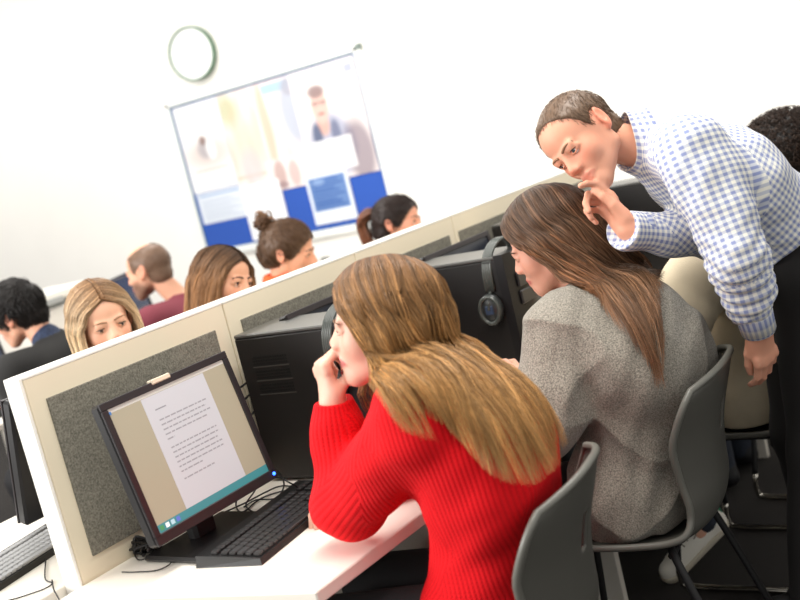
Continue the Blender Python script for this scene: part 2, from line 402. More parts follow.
DRAPE = [None]
def push_out(S, X, marg):
    sh = X.shape; Y = X.reshape(-1, 3).copy(); c = Y.mean(0); bb = [q for q in S.p if q['op'] == 'u']; T = Solid(); T.p = bb
    for it in range(3):
        d = T.ev(Y); m = np.where(d < marg)[0]
        if not len(m): break
        Z = Y[m]; e = .004; g = np.stack([T.ev(Z+np.eye(3)[k]*e)-T.ev(Z-np.eye(3)[k]*e) for k in range(3)], 1); g /= np.linalg.norm(g, axis=1)[:, None]+1e-9
        Y[m] += g*(marg-d[m])[:, None]*.9
    return Y.reshape(sh)
def strand_mesh(acc, paths, r, c0, c1, var=.18, rng=None, mult=None):
    """many tapered hair locks; paths (n, T, 3); colour runs from root c0 to tip c1"""
    rng = rng or RNG; n, T, _ = paths.shape; t = np.gradient(paths, axis=1); t /= np.linalg.norm(t, axis=2)[..., None]+1e-9
    ref = unit(V3(.31, .17, .93)); a = np.cross(t, ref); a /= np.linalg.norm(a, axis=2)[..., None]+1e-9; b = np.cross(t, a)
    u = np.linspace(0, 1, T); rad = r*np.minimum(1, (1-u)*3.2+.12)
    rad = (rng.uniform(.65, 1.3, n)[:, None]*rad)[..., None]
    K = 3; v = np.stack([paths+rad*(a*math.cos(2*PI*k/K)+b*math.sin(2*PI*k/K)) for k in range(K)], 2).reshape(-1, 3)
    i, j, k = np.meshgrid(np.arange(n), np.arange(T-1), np.arange(K), indexing='ij'); B = (i*T+j)*K; k2 = (k+1) % K
    f = np.stack([B+k, B+k2, B+K+k2, B+K+k], -1).reshape(-1, 4)
    c0 = np.array(s2l(c0)); c1 = np.array(s2l(c1)); col = c0+(c1-c0)*(u**1.1)[None, :, None]; col = col*np.exp(rng.normal(0, var, (n, 1, 1)))
    if mult is not None: col = col*mult[:, None, None]
    col = np.broadcast_to(col[:, :, None, :], (n, T, K, 3)).reshape(-1, 3)
    acc.add(v, f, col)
def hair_sheet(acc, lanes, n, thick, r, c0, c1, T=22, seed=1, center=None, wave=.004, wfreq=3, cut=.25, var=.18, base=True, drape=None):
    """a body of hair flowing along neighbouring guide lines"""
    rng = np.random.default_rng(seed); T0 = T
    G = np.stack([spline(l, T) for l in lanes], 0)
    Sf = spline(G, 48)
    if drape is not None: Sf = push_out(drape, Sf, thick*.8+.004)
    ds = np.gradient(Sf, axis=0); dt = np.gradient(Sf, axis=1); nr = np.cross(ds, dt); nr /= np.linalg.norm(nr, axis=2)[..., None]+1e-9
    if center is not None:
        sg = np.sign(((Sf-np.asarray(center))*nr).sum(2).mean()); nr *= sg if sg != 0 else 1
    s = rng.uniform(0, 1, n)*46.999; s = 23.5+(s-23.5); i = s.astype(int); w = (s-i)[:, None, None]
    base_p = Sf[i]*(1-w)+Sf[i+1]*w; nn = nr[i]; side = ds[i]/(np.linalg.norm(ds[i], axis=2)[..., None]+1e-9)
    u = np.linspace(0, 1, T); th = rng.uniform(-1, 1, n)[:, None]; prof = .35+.65*np.sin(np.clip(u*1.5, 0, 1.0)*PI/2); prof = prof*(1-.25*u)
    ph = rng.normal(0, .5, n)[:, None]+np.sin(s[:, None]*.5)*2.2; ph2 = rng.uniform(0, 6.28, n)[:, None]
    off = th*thick*prof+wave*u*np.sin(u*wfreq*6.28+ph)
    lat = wave*1.3*u*np.sin(u*wfreq*5+ph+1.5)+rng.normal(0, .0025, n)[:, None]*u*2+.0015*np.sin(u*14+ph2)
    Pth = base_p+nn*off[..., None]+side*lat[..., None]
    ln = 1-rng.uniform(0, 1, n)**2*cut; idx = np.linspace(0, 1, T)[None]*ln[:, None]*(T-1); i0 = np.minimum(idx.astype(int), T-2); fr = (idx-i0)[..., None]
    Pth = np.take_along_axis(Pth, i0[..., None], 1)*(1-fr)+np.take_along_axis(Pth, i0[..., None]+1, 1)*fr
    if drape is not None: Pth = push_out(drape, Pth, .004)
    mult = np.exp(.22*np.sin(s*1.7+seed)+.16*np.sin(s*4.1+seed*2)+.12*np.sin(s*.6))
    strand_mesh(acc, Pth, r, c0, c1, var, rng, mult)
    if base:
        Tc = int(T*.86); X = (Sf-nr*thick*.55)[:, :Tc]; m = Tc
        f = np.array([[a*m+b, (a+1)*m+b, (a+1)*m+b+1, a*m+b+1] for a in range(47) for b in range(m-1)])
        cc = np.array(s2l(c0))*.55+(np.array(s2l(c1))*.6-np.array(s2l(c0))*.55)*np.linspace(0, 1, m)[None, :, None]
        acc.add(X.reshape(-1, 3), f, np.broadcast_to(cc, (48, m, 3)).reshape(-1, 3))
def headlane(H, pts):
    p = np.array(pts, float); q = [p[0]]
    for i in range(len(p)-1):
        if i < 2: q.append((p[i]+p[i+1])/2)
        q.append(p[i+1])
    q = np.array(q); c = V3(-.014, 0, .034); e = V3(.1105, .0890, .0965)
    for i in range(len(q)):
        if q[i, 2] > -.03:
            r = np.sqrt((((q[i]-c)/e)**2).sum())
            if r < 1: q[i] = c+(q[i]-c)/r
    return [H.w(*x) for x in q]
def hair_cap(acc, H, col, inf=.007, cuts=(), adds=(), h=.004, rough=.0012, face=True, seed=3, low=-.045, plane=None, kf=.02, front=(.098, 0, -.035, .078, .085, .098)):
    S = Solid(); s = H.sc
    S.ell(H.w(-.014, 0, .034), (np.array([.098, .077, .084])+inf)*s, .01, H.M); S.ell(H.w(.028, 0, .04), (np.array([.062, .066, .062])+inf)*s, kf, H.M)
    S.ell(H.w(-.05, 0, -.03), (np.array([.055, .055, .05])+inf)*s, .02, H.M)
    for c, r in adds: S.ell(H.w(*c), np.array(r)*s, .012, H.M)
    if face: S.ell(H.w(*front[:3]), np.array(front[3:])*s, .006, H.M, 's')
    S.half(H.w(0, 0, low), H.M@V3(.25, 0, -1), .006, 's')
    if plane: S.half(H.w(*plane[0]), H.M@V3(*plane[1]), .006, 's')
    for c, r in cuts: S.ell(H.w(*c), np.array(r)*s, .006, H.M, 's')
    v, f = S.mesh(h, wob(seed, rough, 160))
    acc.add(v, f, np.array(s2l(col))*1.0)
    return v, f
def short_hairs(acc, H, v, n, length, r, comb, col, seed=4, lift=.35, var=.2, T=5, curl=0):
    rng = np.random.default_rng(seed); i = rng.integers(0, len(v), n); p = v[i]+rng.normal(0, .0015, (n, 3)); nr = p-H.w(-.01, 0, .01); nr /= np.linalg.norm(nr, axis=1)[:, None]
    c = H.M@unit(comb) if not callable(comb) else comb(p)
    d = c+rng.normal(0, .22, (n, 3)); d = d-nr*(d*nr).sum(1)[:, None]; d /= np.linalg.norm(d, axis=1)[:, None]+1e-9
    L = length*rng.uniform(.6, 1.2, (n, 1)); u = np.linspace(0, 1, T)
    path = p[:, None]+(d*L)[:, None]*u[None, :, None]+(nr*L)[:, None]*(lift*u*(1.2-.9*u))[None, :, None]-(nr*L)[:, None]*(.12*u**2)[None, :, None]
    strand_mesh(acc, path, r, col, col, var, rng)
HAIRM = lambda: mat('hair', attr='Col', rough=.42, spec=.35)
SKINM = lambda: mat('skin', attr='Col', rough=.5, spec=.35, sss=.12, bump=(900, .06))

def body_prims(S, J, g=0., arms=True, legs=True, torso=True, feet=True, slim=1., neck=True, kk=1., hem=None, thigh=.085, armr=.048, bust=0.):
    """J: joints; g: how much the cloth stands off the body"""
    lat = unit(J['shL']-J['shR']); up = unit(J['neck']-J['pelvis']); fr = unit(np.cross(lat, up)); fr = -fr if fr@J['facing'] < 0 else fr
    hl = unit(J['hipL']-J['hipR']); K = kk
    if torso:
        wst = J.get('waist', J['pelvis']*.55+J['chest']*.45)
        S.cap(J['pelvis']-hl*.05, J['pelvis']+hl*.05, .118*slim+g, None, .05, fr, .85)
        S.cap(J['pelvis'], wst, .135*slim+g, .122*slim+g, .05, fr, .72)
        S.cap(wst, J['chest'], .122*slim+g, .148*slim+g, .05, fr, .68)
        uc = J['chest']*.35+J['neck']*.65-up*.02
        S.cap(J['chest'], uc, .148*slim+g, .118*slim+g, .05, fr, .66)
        S.cap(J['shL'], uc, .054+g, .07+g, .05); S.cap(J['shR'], uc, .054+g, .07+g, .05)
        S.cap(J['chest']+lat*.06, J['shL']*.7+uc*.3, .085*slim+g, .06+g, .05); S.cap(J['chest']-lat*.06, J['shR']*.7+uc*.3, .085*slim+g, .06+g, .05)
        if bust:
            for sg in (-1, 1): S.ell(J['chest']+up*.04+fr*.085+lat*sg*.065, np.array([.055, .055, .055])+g+bust*.01, .03)
    if neck and g == 0: S.cap(J['neck']-up*.03, J['skull'], .056*slim, .05*slim, .03)
    if arms:
        for q in 'LR':
            S.cap(J['sh'+q], J['el'+q], armr+.004+g, armr-.007+g, .03*K); S.cap(J['el'+q], J['wr'+q], armr-.007+g, .028+g*.8, .015*K)
    if legs:
        for q in 'LR':
            S.cap(J['hip'+q], J['kn'+q], thigh+g, .058+g, .04*K); S.cap(J['kn'+q], J['an'+q]-(V3(0, 0, .022) if g else 0), .056+g, .038+g, .02*K)
            if feet and g == 0:
                t = J['toe'+q]; S.cap(J['an'+q], t*.25+J['an'+q]*.75-V3(0, 0, .02), .036, .036, .02); S.cap(J['an'+q]-V3(0, 0, .035), t, .03, .022, .02)
def seated(sx, sy, neck, head_c, skull=None, shL=None, shR=None, elL=None, wrL=None, elR=None, wrR=None, sg=1, chest=None, pelz=.53, w=.175, knees=None, ank=None, shd=-.045, hipw=.09, kz=.53):
    """joints of somebody sitting at (sx, sy) facing sg*(+y)"""
    F = V3(0, sg, 0); Lt = V3(-sg, 0, 0)
    J = dict(facing=F, pelvis=V3(sx, sy, pelz), neck=np.asarray(neck, float)); J['chest'] = np.asarray(chest, float) if chest is not None else J['pelvis']*.4+J['neck']*.6-F*.02
    J['skull'] = np.asarray(skull if skull is not None else head_c, float)
    J['shL'] = J['neck']+Lt*w+V3(0, 0, shd) if shL is None else np.asarray(shL, float); J['shR'] = J['neck']-Lt*w+V3(0, 0, shd) if shR is None else np.asarray(shR, float)
    J['hipL'] = J['pelvis']+Lt*hipw; J['hipR'] = J['pelvis']-Lt*hipw
    for q, s_ in (('L', 1), ('R', -1)):
        J['kn'+q] = J['hip'+q]+F*.42+Lt*s_*.02; J['kn'+q][2] = kz
        J['an'+q] = J['kn'+q]+F*(-.02); J['an'+q][2] = .09; J['toe'+q] = J['an'+q]+F*.16; J['toe'+q][2] = .03
    if knees:
        for q in knees: J['kn'+q] = np.asarray(knees[q], float)
    if ank:
        for q in ank: J['an'+q] = np.asarray(ank[q][0], float); J['toe'+q] = np.asarray(ank[q][1], float)
    J['elL'] = np.asarray(elL if elL is not None else J['shL']+V3(0, 0, -.2)+F*.2, float); J['elR'] = np.asarray(elR if elR is not None else J['shR']+V3(0, 0, -.2)+F*.2, float)
    J['wrL'] = np.asarray(wrL if wrL is not None else J['elL']+F*.2-Lt*.05, float); J['wrR'] = np.asarray(wrR if wrR is not None else J['elR']+F*.2+Lt*.05, float)
    return J
def bones(J):
    lat = J['shL']-J['shR']; b = [(J['pelvis'], J['neck'], .175, lat)]
    for q in 'LR': b += [(J['sh'+q], J['el'+q], .055, lat), (J['el'+q], J['wr'+q], .045, lat)]
    return b
def shoes(J, parent, m, h=.006):
    for q in 'LR':
        S = Solid(); an, t = J['an'+q], J['toe'+q]; d = unit(t-an-V3(0, 0, (t-an)[2])); up = V3(0, 0, 1)
        if (t-an)[2] < -.09 and 'lift'+q in J: d = unit(t-an+V3(0, 0, .0))
        S.cap(an-V3(0, 0, .045)-d*.02, t, .037, .032, .02); S.cap(an, an-V3(0, 0, .03), .044, .044, .02); S.cap(an-V3(0, 0, .005), an*.5+t*.5+V3(0, 0, .006), .045, .036, .02)
        S.half(V3(0, 0, .004), (0, 0, -1), .004, 's'); build_solid('shoe', m, parent, S, h)
def cloth_top(name, J, parent, m, g=.012, h=.004, disp=None, cuff=.0, hem=None, collar=True, extra=None, uv=False, slim=1., armr=.048, neckr=.06, legs=False, cuffs='LR', col=None, bust=0., neckcut=.012, kk=1., post=None):
    S = Solid(); body_prims(S, J, g, legs=False, neck=False, slim=slim, armr=armr, bust=bust, kk=kk)
    up = unit(J['neck']-J['pelvis']); S.cap(J['neck']-up*.05, J['neck']+unit(J['skull']-J['neck'])*neckcut, neckr+g*.7, neckr*.9+g*.5, .03)
    S.cap(J['hipL']+V3(0, 0, .01), J['hipR']+V3(0, 0, .01), .104+g, None, .04)
    if extra: extra(S)
    ax = unit(J['skull']-J['neck']); S.cap(J['neck']+ax*(neckcut*.2), J['neck']+ax*.15, neckr*.94, neckr*.99, .004, op='s')
    S.cap(J['neck']+ax*(neckcut+.012+.085), J['neck']+ax*.25, .085, .085, .004, op='s')
    if hem is not None: S.half(hem[0], hem[1], .006, 's')
    if post: post(S)
    for q in cuffs:
        a = unit(J['wr'+q]-J['el'+q]); e = J['wr'+q]-a*cuff
        S.cap(e+a*.072, e+a*.16, .072, .072, .003, op='s')
    o = build_solid(name, m, parent, S, h, disp, uvbones=bones(J) if uv else None, col=col); DRAPE[0] = S; return o
def cloth_legs(name, J, parent, m, g=.012, h=.006, disp=None, thigh=.085, top=None):
    S = Solid()
    hl = unit(J['hipL']-J['hipR']); S.cap(J['pelvis']-hl*.05, J['pelvis']+hl*.05, .118+g, None, .05, J['facing'], .85)
    body_prims(S, J, g, torso=False, arms=False, neck=False, thigh=thigh, feet=False)
    if top is not None: S.half(top[0], top[1], .005, 's')
    for q in 'LR': S.half(J['an'+q]-V3(0, 0, .0), J['an'+q]-J['kn'+q], .003, 's') if False else None
    return build_solid(name, m, parent, S, h, disp)

# ================================================================== SETTING
WY = 2.111            # front face of the desk divider
WX = 6.0              # wall behind everybody
def struct(name, m, lo, hi, bev=0):
    a = Acc(); a.box(lo, hi, bev=bev); o = a.build(name, m); tag(o, kind='structure'); return o
wallm = mat('wall_paint', (250, 247, 240), .85, noise=(3, .012))
struct('wall_far', wallm, (WX, -4.5, 0), (WX+.12, 16, 3.3))
struct('floor', mat('carpet', (33, 28, 25), .95, noise=(260, .45, 6), bump=(500, .6)), (-1, -4.5, -.05), (WX, 16, 0))
struct('baseboard_far', mat('skirting', (225, 222, 214), .5), (WX-.015, -4.5, 0), (WX, 16, .1), .004)

# wall clock ---------------------------------------------------------
def wall_clock():
    c = V3(WX, 5.676, 2.361); t = thing('wall_clock', c, 'round white wall clock with a thin green rim, high up left of the notice board', 'clock')
    R = np.array([[0, 0, -1.], [0, 1, 0], [1, 0, 0]]); tl = rotz(math.radians(11)); R = tl@R; c = c-V3(.036, 0, 0)
    a = Acc(); n = 64; prof = [(.05, -.03), (.176, .0), (.186, .012), (.187, .045), (.182, .053), (.174, .053), (.172, .034)]
    v = []; f = []
    for r, z in prof:
        for k in range(n): th = 2*PI*k/n; v.append((r*math.cos(th), r*math.sin(th), z))
    m = len(prof)
    for i in range(m-1):
        for k in range(n): f.append([i*n+k, i*n+(k+1) % n, (i+1)*n+(k+1) % n, (i+1)*n+k])
    a.add(np.array(v)@R.T+c, f); a.build('rim', mat('clock_rim', (92, 122, 98), .4), t, True)
    a = Acc(); a.lathe([(0.001, .0), (.173, .0), (.173, .035), (.001, .0352)], n, R, c); a.build('clock_face', mat('clock_face', (252, 252, 250), .4), t)
    a = Acc()
    for ang, L, w in ((1.1, .085, .003), (-.6, .125, .002)):
        d = V3(0, math.sin(ang), math.cos(ang)); e = V3(0, math.cos(ang), -math.sin(ang)); q = [c-d*.02-e*w, c+d*L-e*w, c+d*L+e*w, c-d*.02+e*w]
        a.add([c+tl@(p-c+V3(-.0375, 0, 0)) for p in q]+[c+tl@(p-c+V3(-.0395, 0, 0)) for p in q], [[0, 1, 2, 3], [4, 5, 6, 7], [0, 1, 5, 4], [2, 3, 7, 6]])
    a.build('clock_hands', mat('clock_hand', (222, 222, 222), .5), t)
wall_clock()

# notice board -------------------------------------------------------
BY0, BY1, BZ0, BZ1 = 6.07, 4.355, .985, 2.056         # left (far) to right (near)
def notice_board():
    t = thing('notice_board', (WX, (BY0+BY1)/2, BZ0), 'large blue felt notice board in a white frame, covered with pale posters', 'notice board')
    a = Acc(); a.box((WX-.015, BY1, BZ0), (WX, BY0, BZ1)); a.build('felt_panel', mat('blue_felt', (44, 84, 172), .95, noise=(60, .06)), t)
    fm = mat('board_frame', (238, 240, 236), .35)
    for nm, lo, hi in (('frame_bar', (BY1-.06, BZ0-.03), (BY1, BZ1+.03)), ('frame_bar', (BY0, BZ0-.03), (BY0+.035, BZ1+.03)), ('frame_bar', (BY1-.06, BZ1), (BY0+.035, BZ1+.04)), ('frame_bar', (BY1-.06, BZ0-.05), (BY0+.035, BZ0))):
        a = Acc(); a.box((WX-.03, lo[0], lo[1]), (WX, hi[0], hi[1]), bev=.004); a.build(nm, fm, t)
    em = mat('board_trim', (62, 110, 128), .5)
    a = Acc(); w = .009
    for lo, hi in (((BY1, BZ0), (BY1+w, BZ1)), ((BY0-w, BZ0), (BY0, BZ1)), ((BY1, BZ1-w), (BY0, BZ1)), ((BY1, BZ0), (BY0, BZ0+w*.6))): a.box((WX-.019, lo[0], lo[1]), (WX-.0145, hi[0], hi[1]))
    a.build('inner_trim', em, t)
    a = Acc(); a.box((WX-.034, BY1-.066, BZ1-.0), (WX, BY1-.02, BZ1+.046), bev=.008); a.build('corner_cap', mat('corner_cap', (120, 132, 126), .4), t)
notice_board()
def poster(name, label, y0, y1, z0, z1, paint, x=.018, n=70):
    """a sheet of paper with its printed picture; u runs left to right, v bottom to top"""
    a = Acc(); m = max(8, int(n*(z1-z0)/abs(y1-y0))); U, Vv = np.meshgrid(np.linspace(0, 1, n), np.linspace(0, 1, m), indexing='ij'); c = paint(U, Vv); c = 240-(250-c)*1.5
    X = WX-x-.003*np.sin(U*PI)*np.sin(Vv*3); Yy = y0+(y1-y0)*U; Zz = z0+(z1-z0)*Vv
    v = np.stack([X, Yy, Zz], -1).reshape(-1, 3); f = np.array([[i*m+j, (i+1)*m+j, (i+1)*m+j+1, i*m+j+1] for i in range(n-1) for j in range(m-1)])
    col = np.apply_along_axis(lambda q: s2l(q), -1, np.clip(c, 0, 255)).reshape(-1, 3); a.add(v, f, col)
    v2 = v.copy(); v2[:, 0] = WX-.0155; a.add(v2, f[:, ::-1], (.8, .8, .8))
    o = a.build(name, mat('paper', attr='Col', rough=.55), None, True); tag(o, label, 'poster', 'posters on the notice board'); return o
def base(U, c): return np.ones(U.shape+(3,))*np.array(c, float)
def blob(I, U, Vv, cu, cv, ru, rv, col, a=1., soft=.25):
    d = np.sqrt(((U-cu)/ru)**2+((Vv-cv)/rv)**2); w = np.clip((1-d)/soft+.5, 0, 1)[..., None]*a; return I*(1-w)+np.array(col)*w
def rect(I, U, Vv, u0, u1, v0, v1, col, a=1.):
    w = ((U > u0)*(U < u1)*(Vv > v0)*(Vv < v1))[..., None]*a; return I*(1-w)+np.array(col)*w
def mott(U, Vv, s, k=5): return (np.sin(U*k*2.1+s)*np.sin(Vv*k*1.7+s*2)+np.sin(U*k*4.3+s*3+Vv*3)*.5)[..., None]
def p_child(U, V):
    I = base(U, (250, 249, 248)); I = blob(I, U, V, .55, .42, .5, .16, (236, 225, 220), .8, .8); I = blob(I, U, V, .5, .47, .17, .11, (188, 186, 192), .55, .6); I = blob(I, U, V, .48, .57, .07, .05, (170, 150, 145), .7, .6)
    I = blob(I, U, V, .62, .46, .1, .12, (250, 250, 250), .9); return rect(I, U, V, .15, .9, .22, .24, (225, 205, 195), .6)
def p_news(U, V):
    I = base(U, (236, 240, 246)); I = rect(I, U, V, .05, .95, .86, .93, (150, 178, 214), .6)
    for k in range(9): I = rect(I, U, V, .08, .9-.1*(k % 3), .12+k*.075, .145+k*.075, (205, 212, 224), .7)
    return I
def p_warm(s):
    def f(U, V):
        I = base(U, (248, 240, 234))+mott(U, V, s)*np.array([3, 7, 9]); I = blob(I, U, V, .2, .82, .28, .16, (214, 214, 186), .7, .9); I = blob(I, U, V, .6, .45, .5, .3, (250, 226, 212), .7, .9)
        I = rect(I, U, V, 0, 1, .1, .13, (240, 214, 196), .6); return blob(I, U, V, .5, .2, .3, .2, (232, 222, 226), .6, .7)
    return f
def p_pair(U, V):
    I = base(U, (246, 236, 232))+mott(U, V, 2.)*np.array([3, 5, 6]); I = rect(I, U, V, .2, .9, .86, .97, (176, 212, 236), .6); I = blob(I, U, V, .8, .6, .28, .36, (206, 212, 224), .8, .5)
    I = blob(I, U, V, .82, .88, .16, .1, (200, 198, 206), .7); I = blob(I, U, V, .15, .5, .1, .5, (246, 214, 196), .7); return I
def p_man(U, V):
    I = base(U, (249, 243, 240)); I = blob(I, U, V, .42, .3, .34, .3, (198, 200, 214), .85, .3); I = blob(I, U, V, .8, .2, .2, .28, (150, 140, 150), .55, .5); I = blob(I, U, V, .36, .5, .09, .1, (232, 200, 190), .9, .4)
    I = blob(I, U, V, .37, .66, .125, .155, (238, 212, 204), 1, .2); I = blob(I, U, V, .36, .79, .125, .055, (182, 168, 168), .85, .5)
    I = rect(I, U, V, .265, .35, .665, .695, (158, 146, 150), .35); I = rect(I, U, V, .385, .47, .665, .695, (158, 146, 150), .35); I = rect(I, U, V, .26, .48, .69, .697, (120, 112, 118), .45)
    I = blob(I, U, V, .37, .59, .05, .012, (214, 150, 148), .8); I = blob(I, U, V, .24, .4, .07, .12, (120, 128, 150), .6, .4); I = blob(I, U, V, .52, .4, .07, .12, (128, 134, 156), .5, .4)
    I = rect(I, U, V, .02, .72, .08, .36, (250, 249, 249), .85)
    for k in range(5): I = rect(I, U, V, .06, .66-.08*(k % 2), .12+k*.045, .135+k*.045, (226, 226, 232), .8)
    I = rect(I, U, V, .84, .96, .88, .95, (176, 184, 206), .6); return I
def p_legs(U, V):
    I = base(U, (246, 238, 236)); I = blob(I, U, V, .3, .5, .13, .45, (214, 194, 190), .8, .4); I = blob(I, U, V, .62, .45, .12, .42, (222, 205, 202), .8, .4); return blob(I, U, V, .3, .15, .14, .12, (182, 165, 168), .6)
def p_white(U, V):
    I = base(U, (250, 250, 251))
    for k in range(12): I = rect(I, U, V, .1, .88-.12*(k % 3), .1+k*.065, .12+k*.065, (232, 233, 238), .7)
    return I
def p_blue(U, V):
    I = base(U, (240, 244, 250)); I = rect(I, U, V, .06, .94, .26, .94, (150, 172, 208), .95)
    for k in range(8): I = rect(I, U, V, .12, .86-.1*(k % 3), .32+k*.075, .355+k*.075, (112, 140, 190), .75)
    return blob(I, U, V, .3, .85, .15, .06, (190, 206, 230), .7)
def by(u): return BY0+(BY1-BY0)*u
def bz(v): return BZ0+(BZ1-BZ0)*v
for nm, lb, u0, u1, v0, v1, pf, x in (
    ('poster', 'white poster with a small seated figure, top left on the board', .012, .272, .40, .985, p_child, .018),
    ('poster', 'pale blue printed page below the white poster at the board’s left edge', .02, .285, .185, .395, p_news, .019),
    ('poster', 'warm orange and green tinted poster, second from the left in the top row', .275, .47, .36, .985, p_warm(1.), .020),
    ('poster', 'cream and pink poster with a light blue strip near its top', .465, .70, .42, .985, p_pair, .021),
    ('poster', 'big poster of a smiling man in glasses at the board’s upper right', .665, .99, .29, .985, p_man, .023),
    ('poster', 'pale pink poster showing two standing legs, in the middle of the board', .44, .67, .30, .50, p_legs, .022),
    ('poster', 'plain white text sheet hanging at the lower middle of the board', .275, .49, .015, .38, p_white, .024),
    ('poster', 'white page with a blue printed block at the lower right of the board', .625, .835, .035, .345, p_blue, .026)):
    poster(nm, lb, by(u0), by(u1), bz(v0), bz(v1), pf, x)
# lettering low on the wall, its last letters show over the divider
def lettering():
    cu = bpy.data.curves.new('t', 'FONT'); cu.body = 'en'; cu.size = .085; cu.extrude = .002; cu.align_x = 'RIGHT'; cu.offset = .002
    o = bpy.data.objects.new('tmp', cu); COL.objects.link(o); bpy.context.view_layer.update(); me = bpy.data.meshes.new_from_object(o.evaluated_get(bpy.context.evaluated_depsgraph_get())); bpy.data.objects.remove(o)
    q = P(331, 262, 7.45); r = onx(331.5, 262, WX)
    M = Matrix(((0, 0, -1, WX-.006), (-1, 0, 0, r[1]), (0, 1, 0, r[2]), (0, 0, 0, 1))); me.transform(M); me.materials.append(mat('letter_black', (40, 46, 42), .5))
    o = bpy.data.objects.new('wall_lettering', me); COL.objects.link(o); tag(o, 'small black letters reading en, low on the white wall beside the bun-haired woman’s nose', 'lettering')
def ray(px, py): return IR*(px-400)/FPX-IU*(py-300)/FPX-IN
def onx(px, py, x): r = ray(px, py); return CAM+r*x/r[0]
lettering()

# divider -------------------------------------------------------------
cream = mat('divider_laminate', (230, 218, 192), .55, noise=(2, .01)); white = mat('white_laminate', (246, 242, 234), .4)
felt = mat('grey_felt', (120, 116, 104), .95, noise=(240, .42, 8), bump=(300, .3))
DT = .055; ZT = 1.206
def divider_screen(x0, x1, label, f0, f1):
    t = thing('divider_screen', ((x0+x1)/2, WY+DT/2, .70), label, 'desk divider', 'cream divider screens along the desks')
    a = Acc(); a.box((x0+.0015, WY, .66), (x1-.0015, WY+DT, ZT-.004), bev=.002); a.build('board', cream, t)
    a = Acc(); a.box((x0+.001, WY-.001, ZT-.006), (x1-.001, WY+DT+.001, ZT+.002), bev=.002); a.build('top_edging', white, t)
    for y0, y1 in ((WY-.004, WY+.002), (WY+DT-.002, WY+DT+.004)):
        a = Acc(); a.box((f0, y0, .777), (f1, y1, 1.146), bev=.0015); a.build('felt_panel', felt, t)
    return t
d1 = divider_screen(1.448, 2.08, 'cream divider screen with a grey felt panel behind the lit monitor, nearest the camera', 1.492, 2.03)
a = Acc(); a.box((1.440, WY-.001, .66), (1.448, WY+DT+.001, ZT+.002), bev=.002); a.build('end_edging', white, d1)
divider_screen(2.08, 2.66, 'cream divider screen second from the camera, behind the vented black tower', 2.128, 2.62)
divider_screen(2.66, 3.215, 'cream divider screen in the middle, in front of the ponytailed woman', 2.70, 3.175)
divider_screen(3.215, 3.80, 'cream divider screen beyond the headset tower, left of the grey-jumpered woman’s head', 3.235, 3.76)
divider_screen(3.80, 4.40, 'cream divider screen furthest from the camera, ending by the standing man’s face', 3.84, 4.36)
# desks ----------------------------------------------------------------
def desk(x0, x1, y0, y1, label, legs, group=None, mod=None, sl=0):
    t = thing('desk', ((x0+x1)/2, (y0+y1)/2, 0), label, 'desk', group)
    a = Acc(); a.box((x0, y0, .702), (x1, y1, .73), bev=.0025)
    if sl: vv = a.v[0]; vv[:, 0] -= np.where(vv[:, 0] < x0+.1, sl*(vv[:, 1]-y0)/(y1-y0), 0)
    a.build('worktop', mat('worktop', (247, 240, 228), .38), t)
    for x in legs:
        a = Acc(); a.box((x-.0125, min(y0, y1)+.06, .0), (x+.0125, max(y0, y1)-.02, .702), bev=.002); a.build('leg_panel', mat('leg_panel', (214, 208, 196), .5), t)
    if mod:
        a = Acc(); a.box((x0+.03, mod, .28), (x1-.03, mod+.018, .702)); a.build('modesty_panel', mat('modesty_panel', (150, 144, 134), .6), t)
desk(1.475, 4.75, 1.457, 2.108, 'long white bench desk in front of the divider, its near corner at the bottom left', (2.08, 2.74, 3.4, 4.06, 4.7), None, 2.05, .10)
desk(1.30, 4.75, 2.17, 2.86, 'long white bench desk behind the divider, seen only at the lower left', (1.4, 2.2, 3.0, 3.8, 4.7))
desk(1.9, 5.6, 4.25, 4.95, 'far bench desk by the back wall with a printer and monitors on it', (2.0, 3.2, 4.4, 5.5))

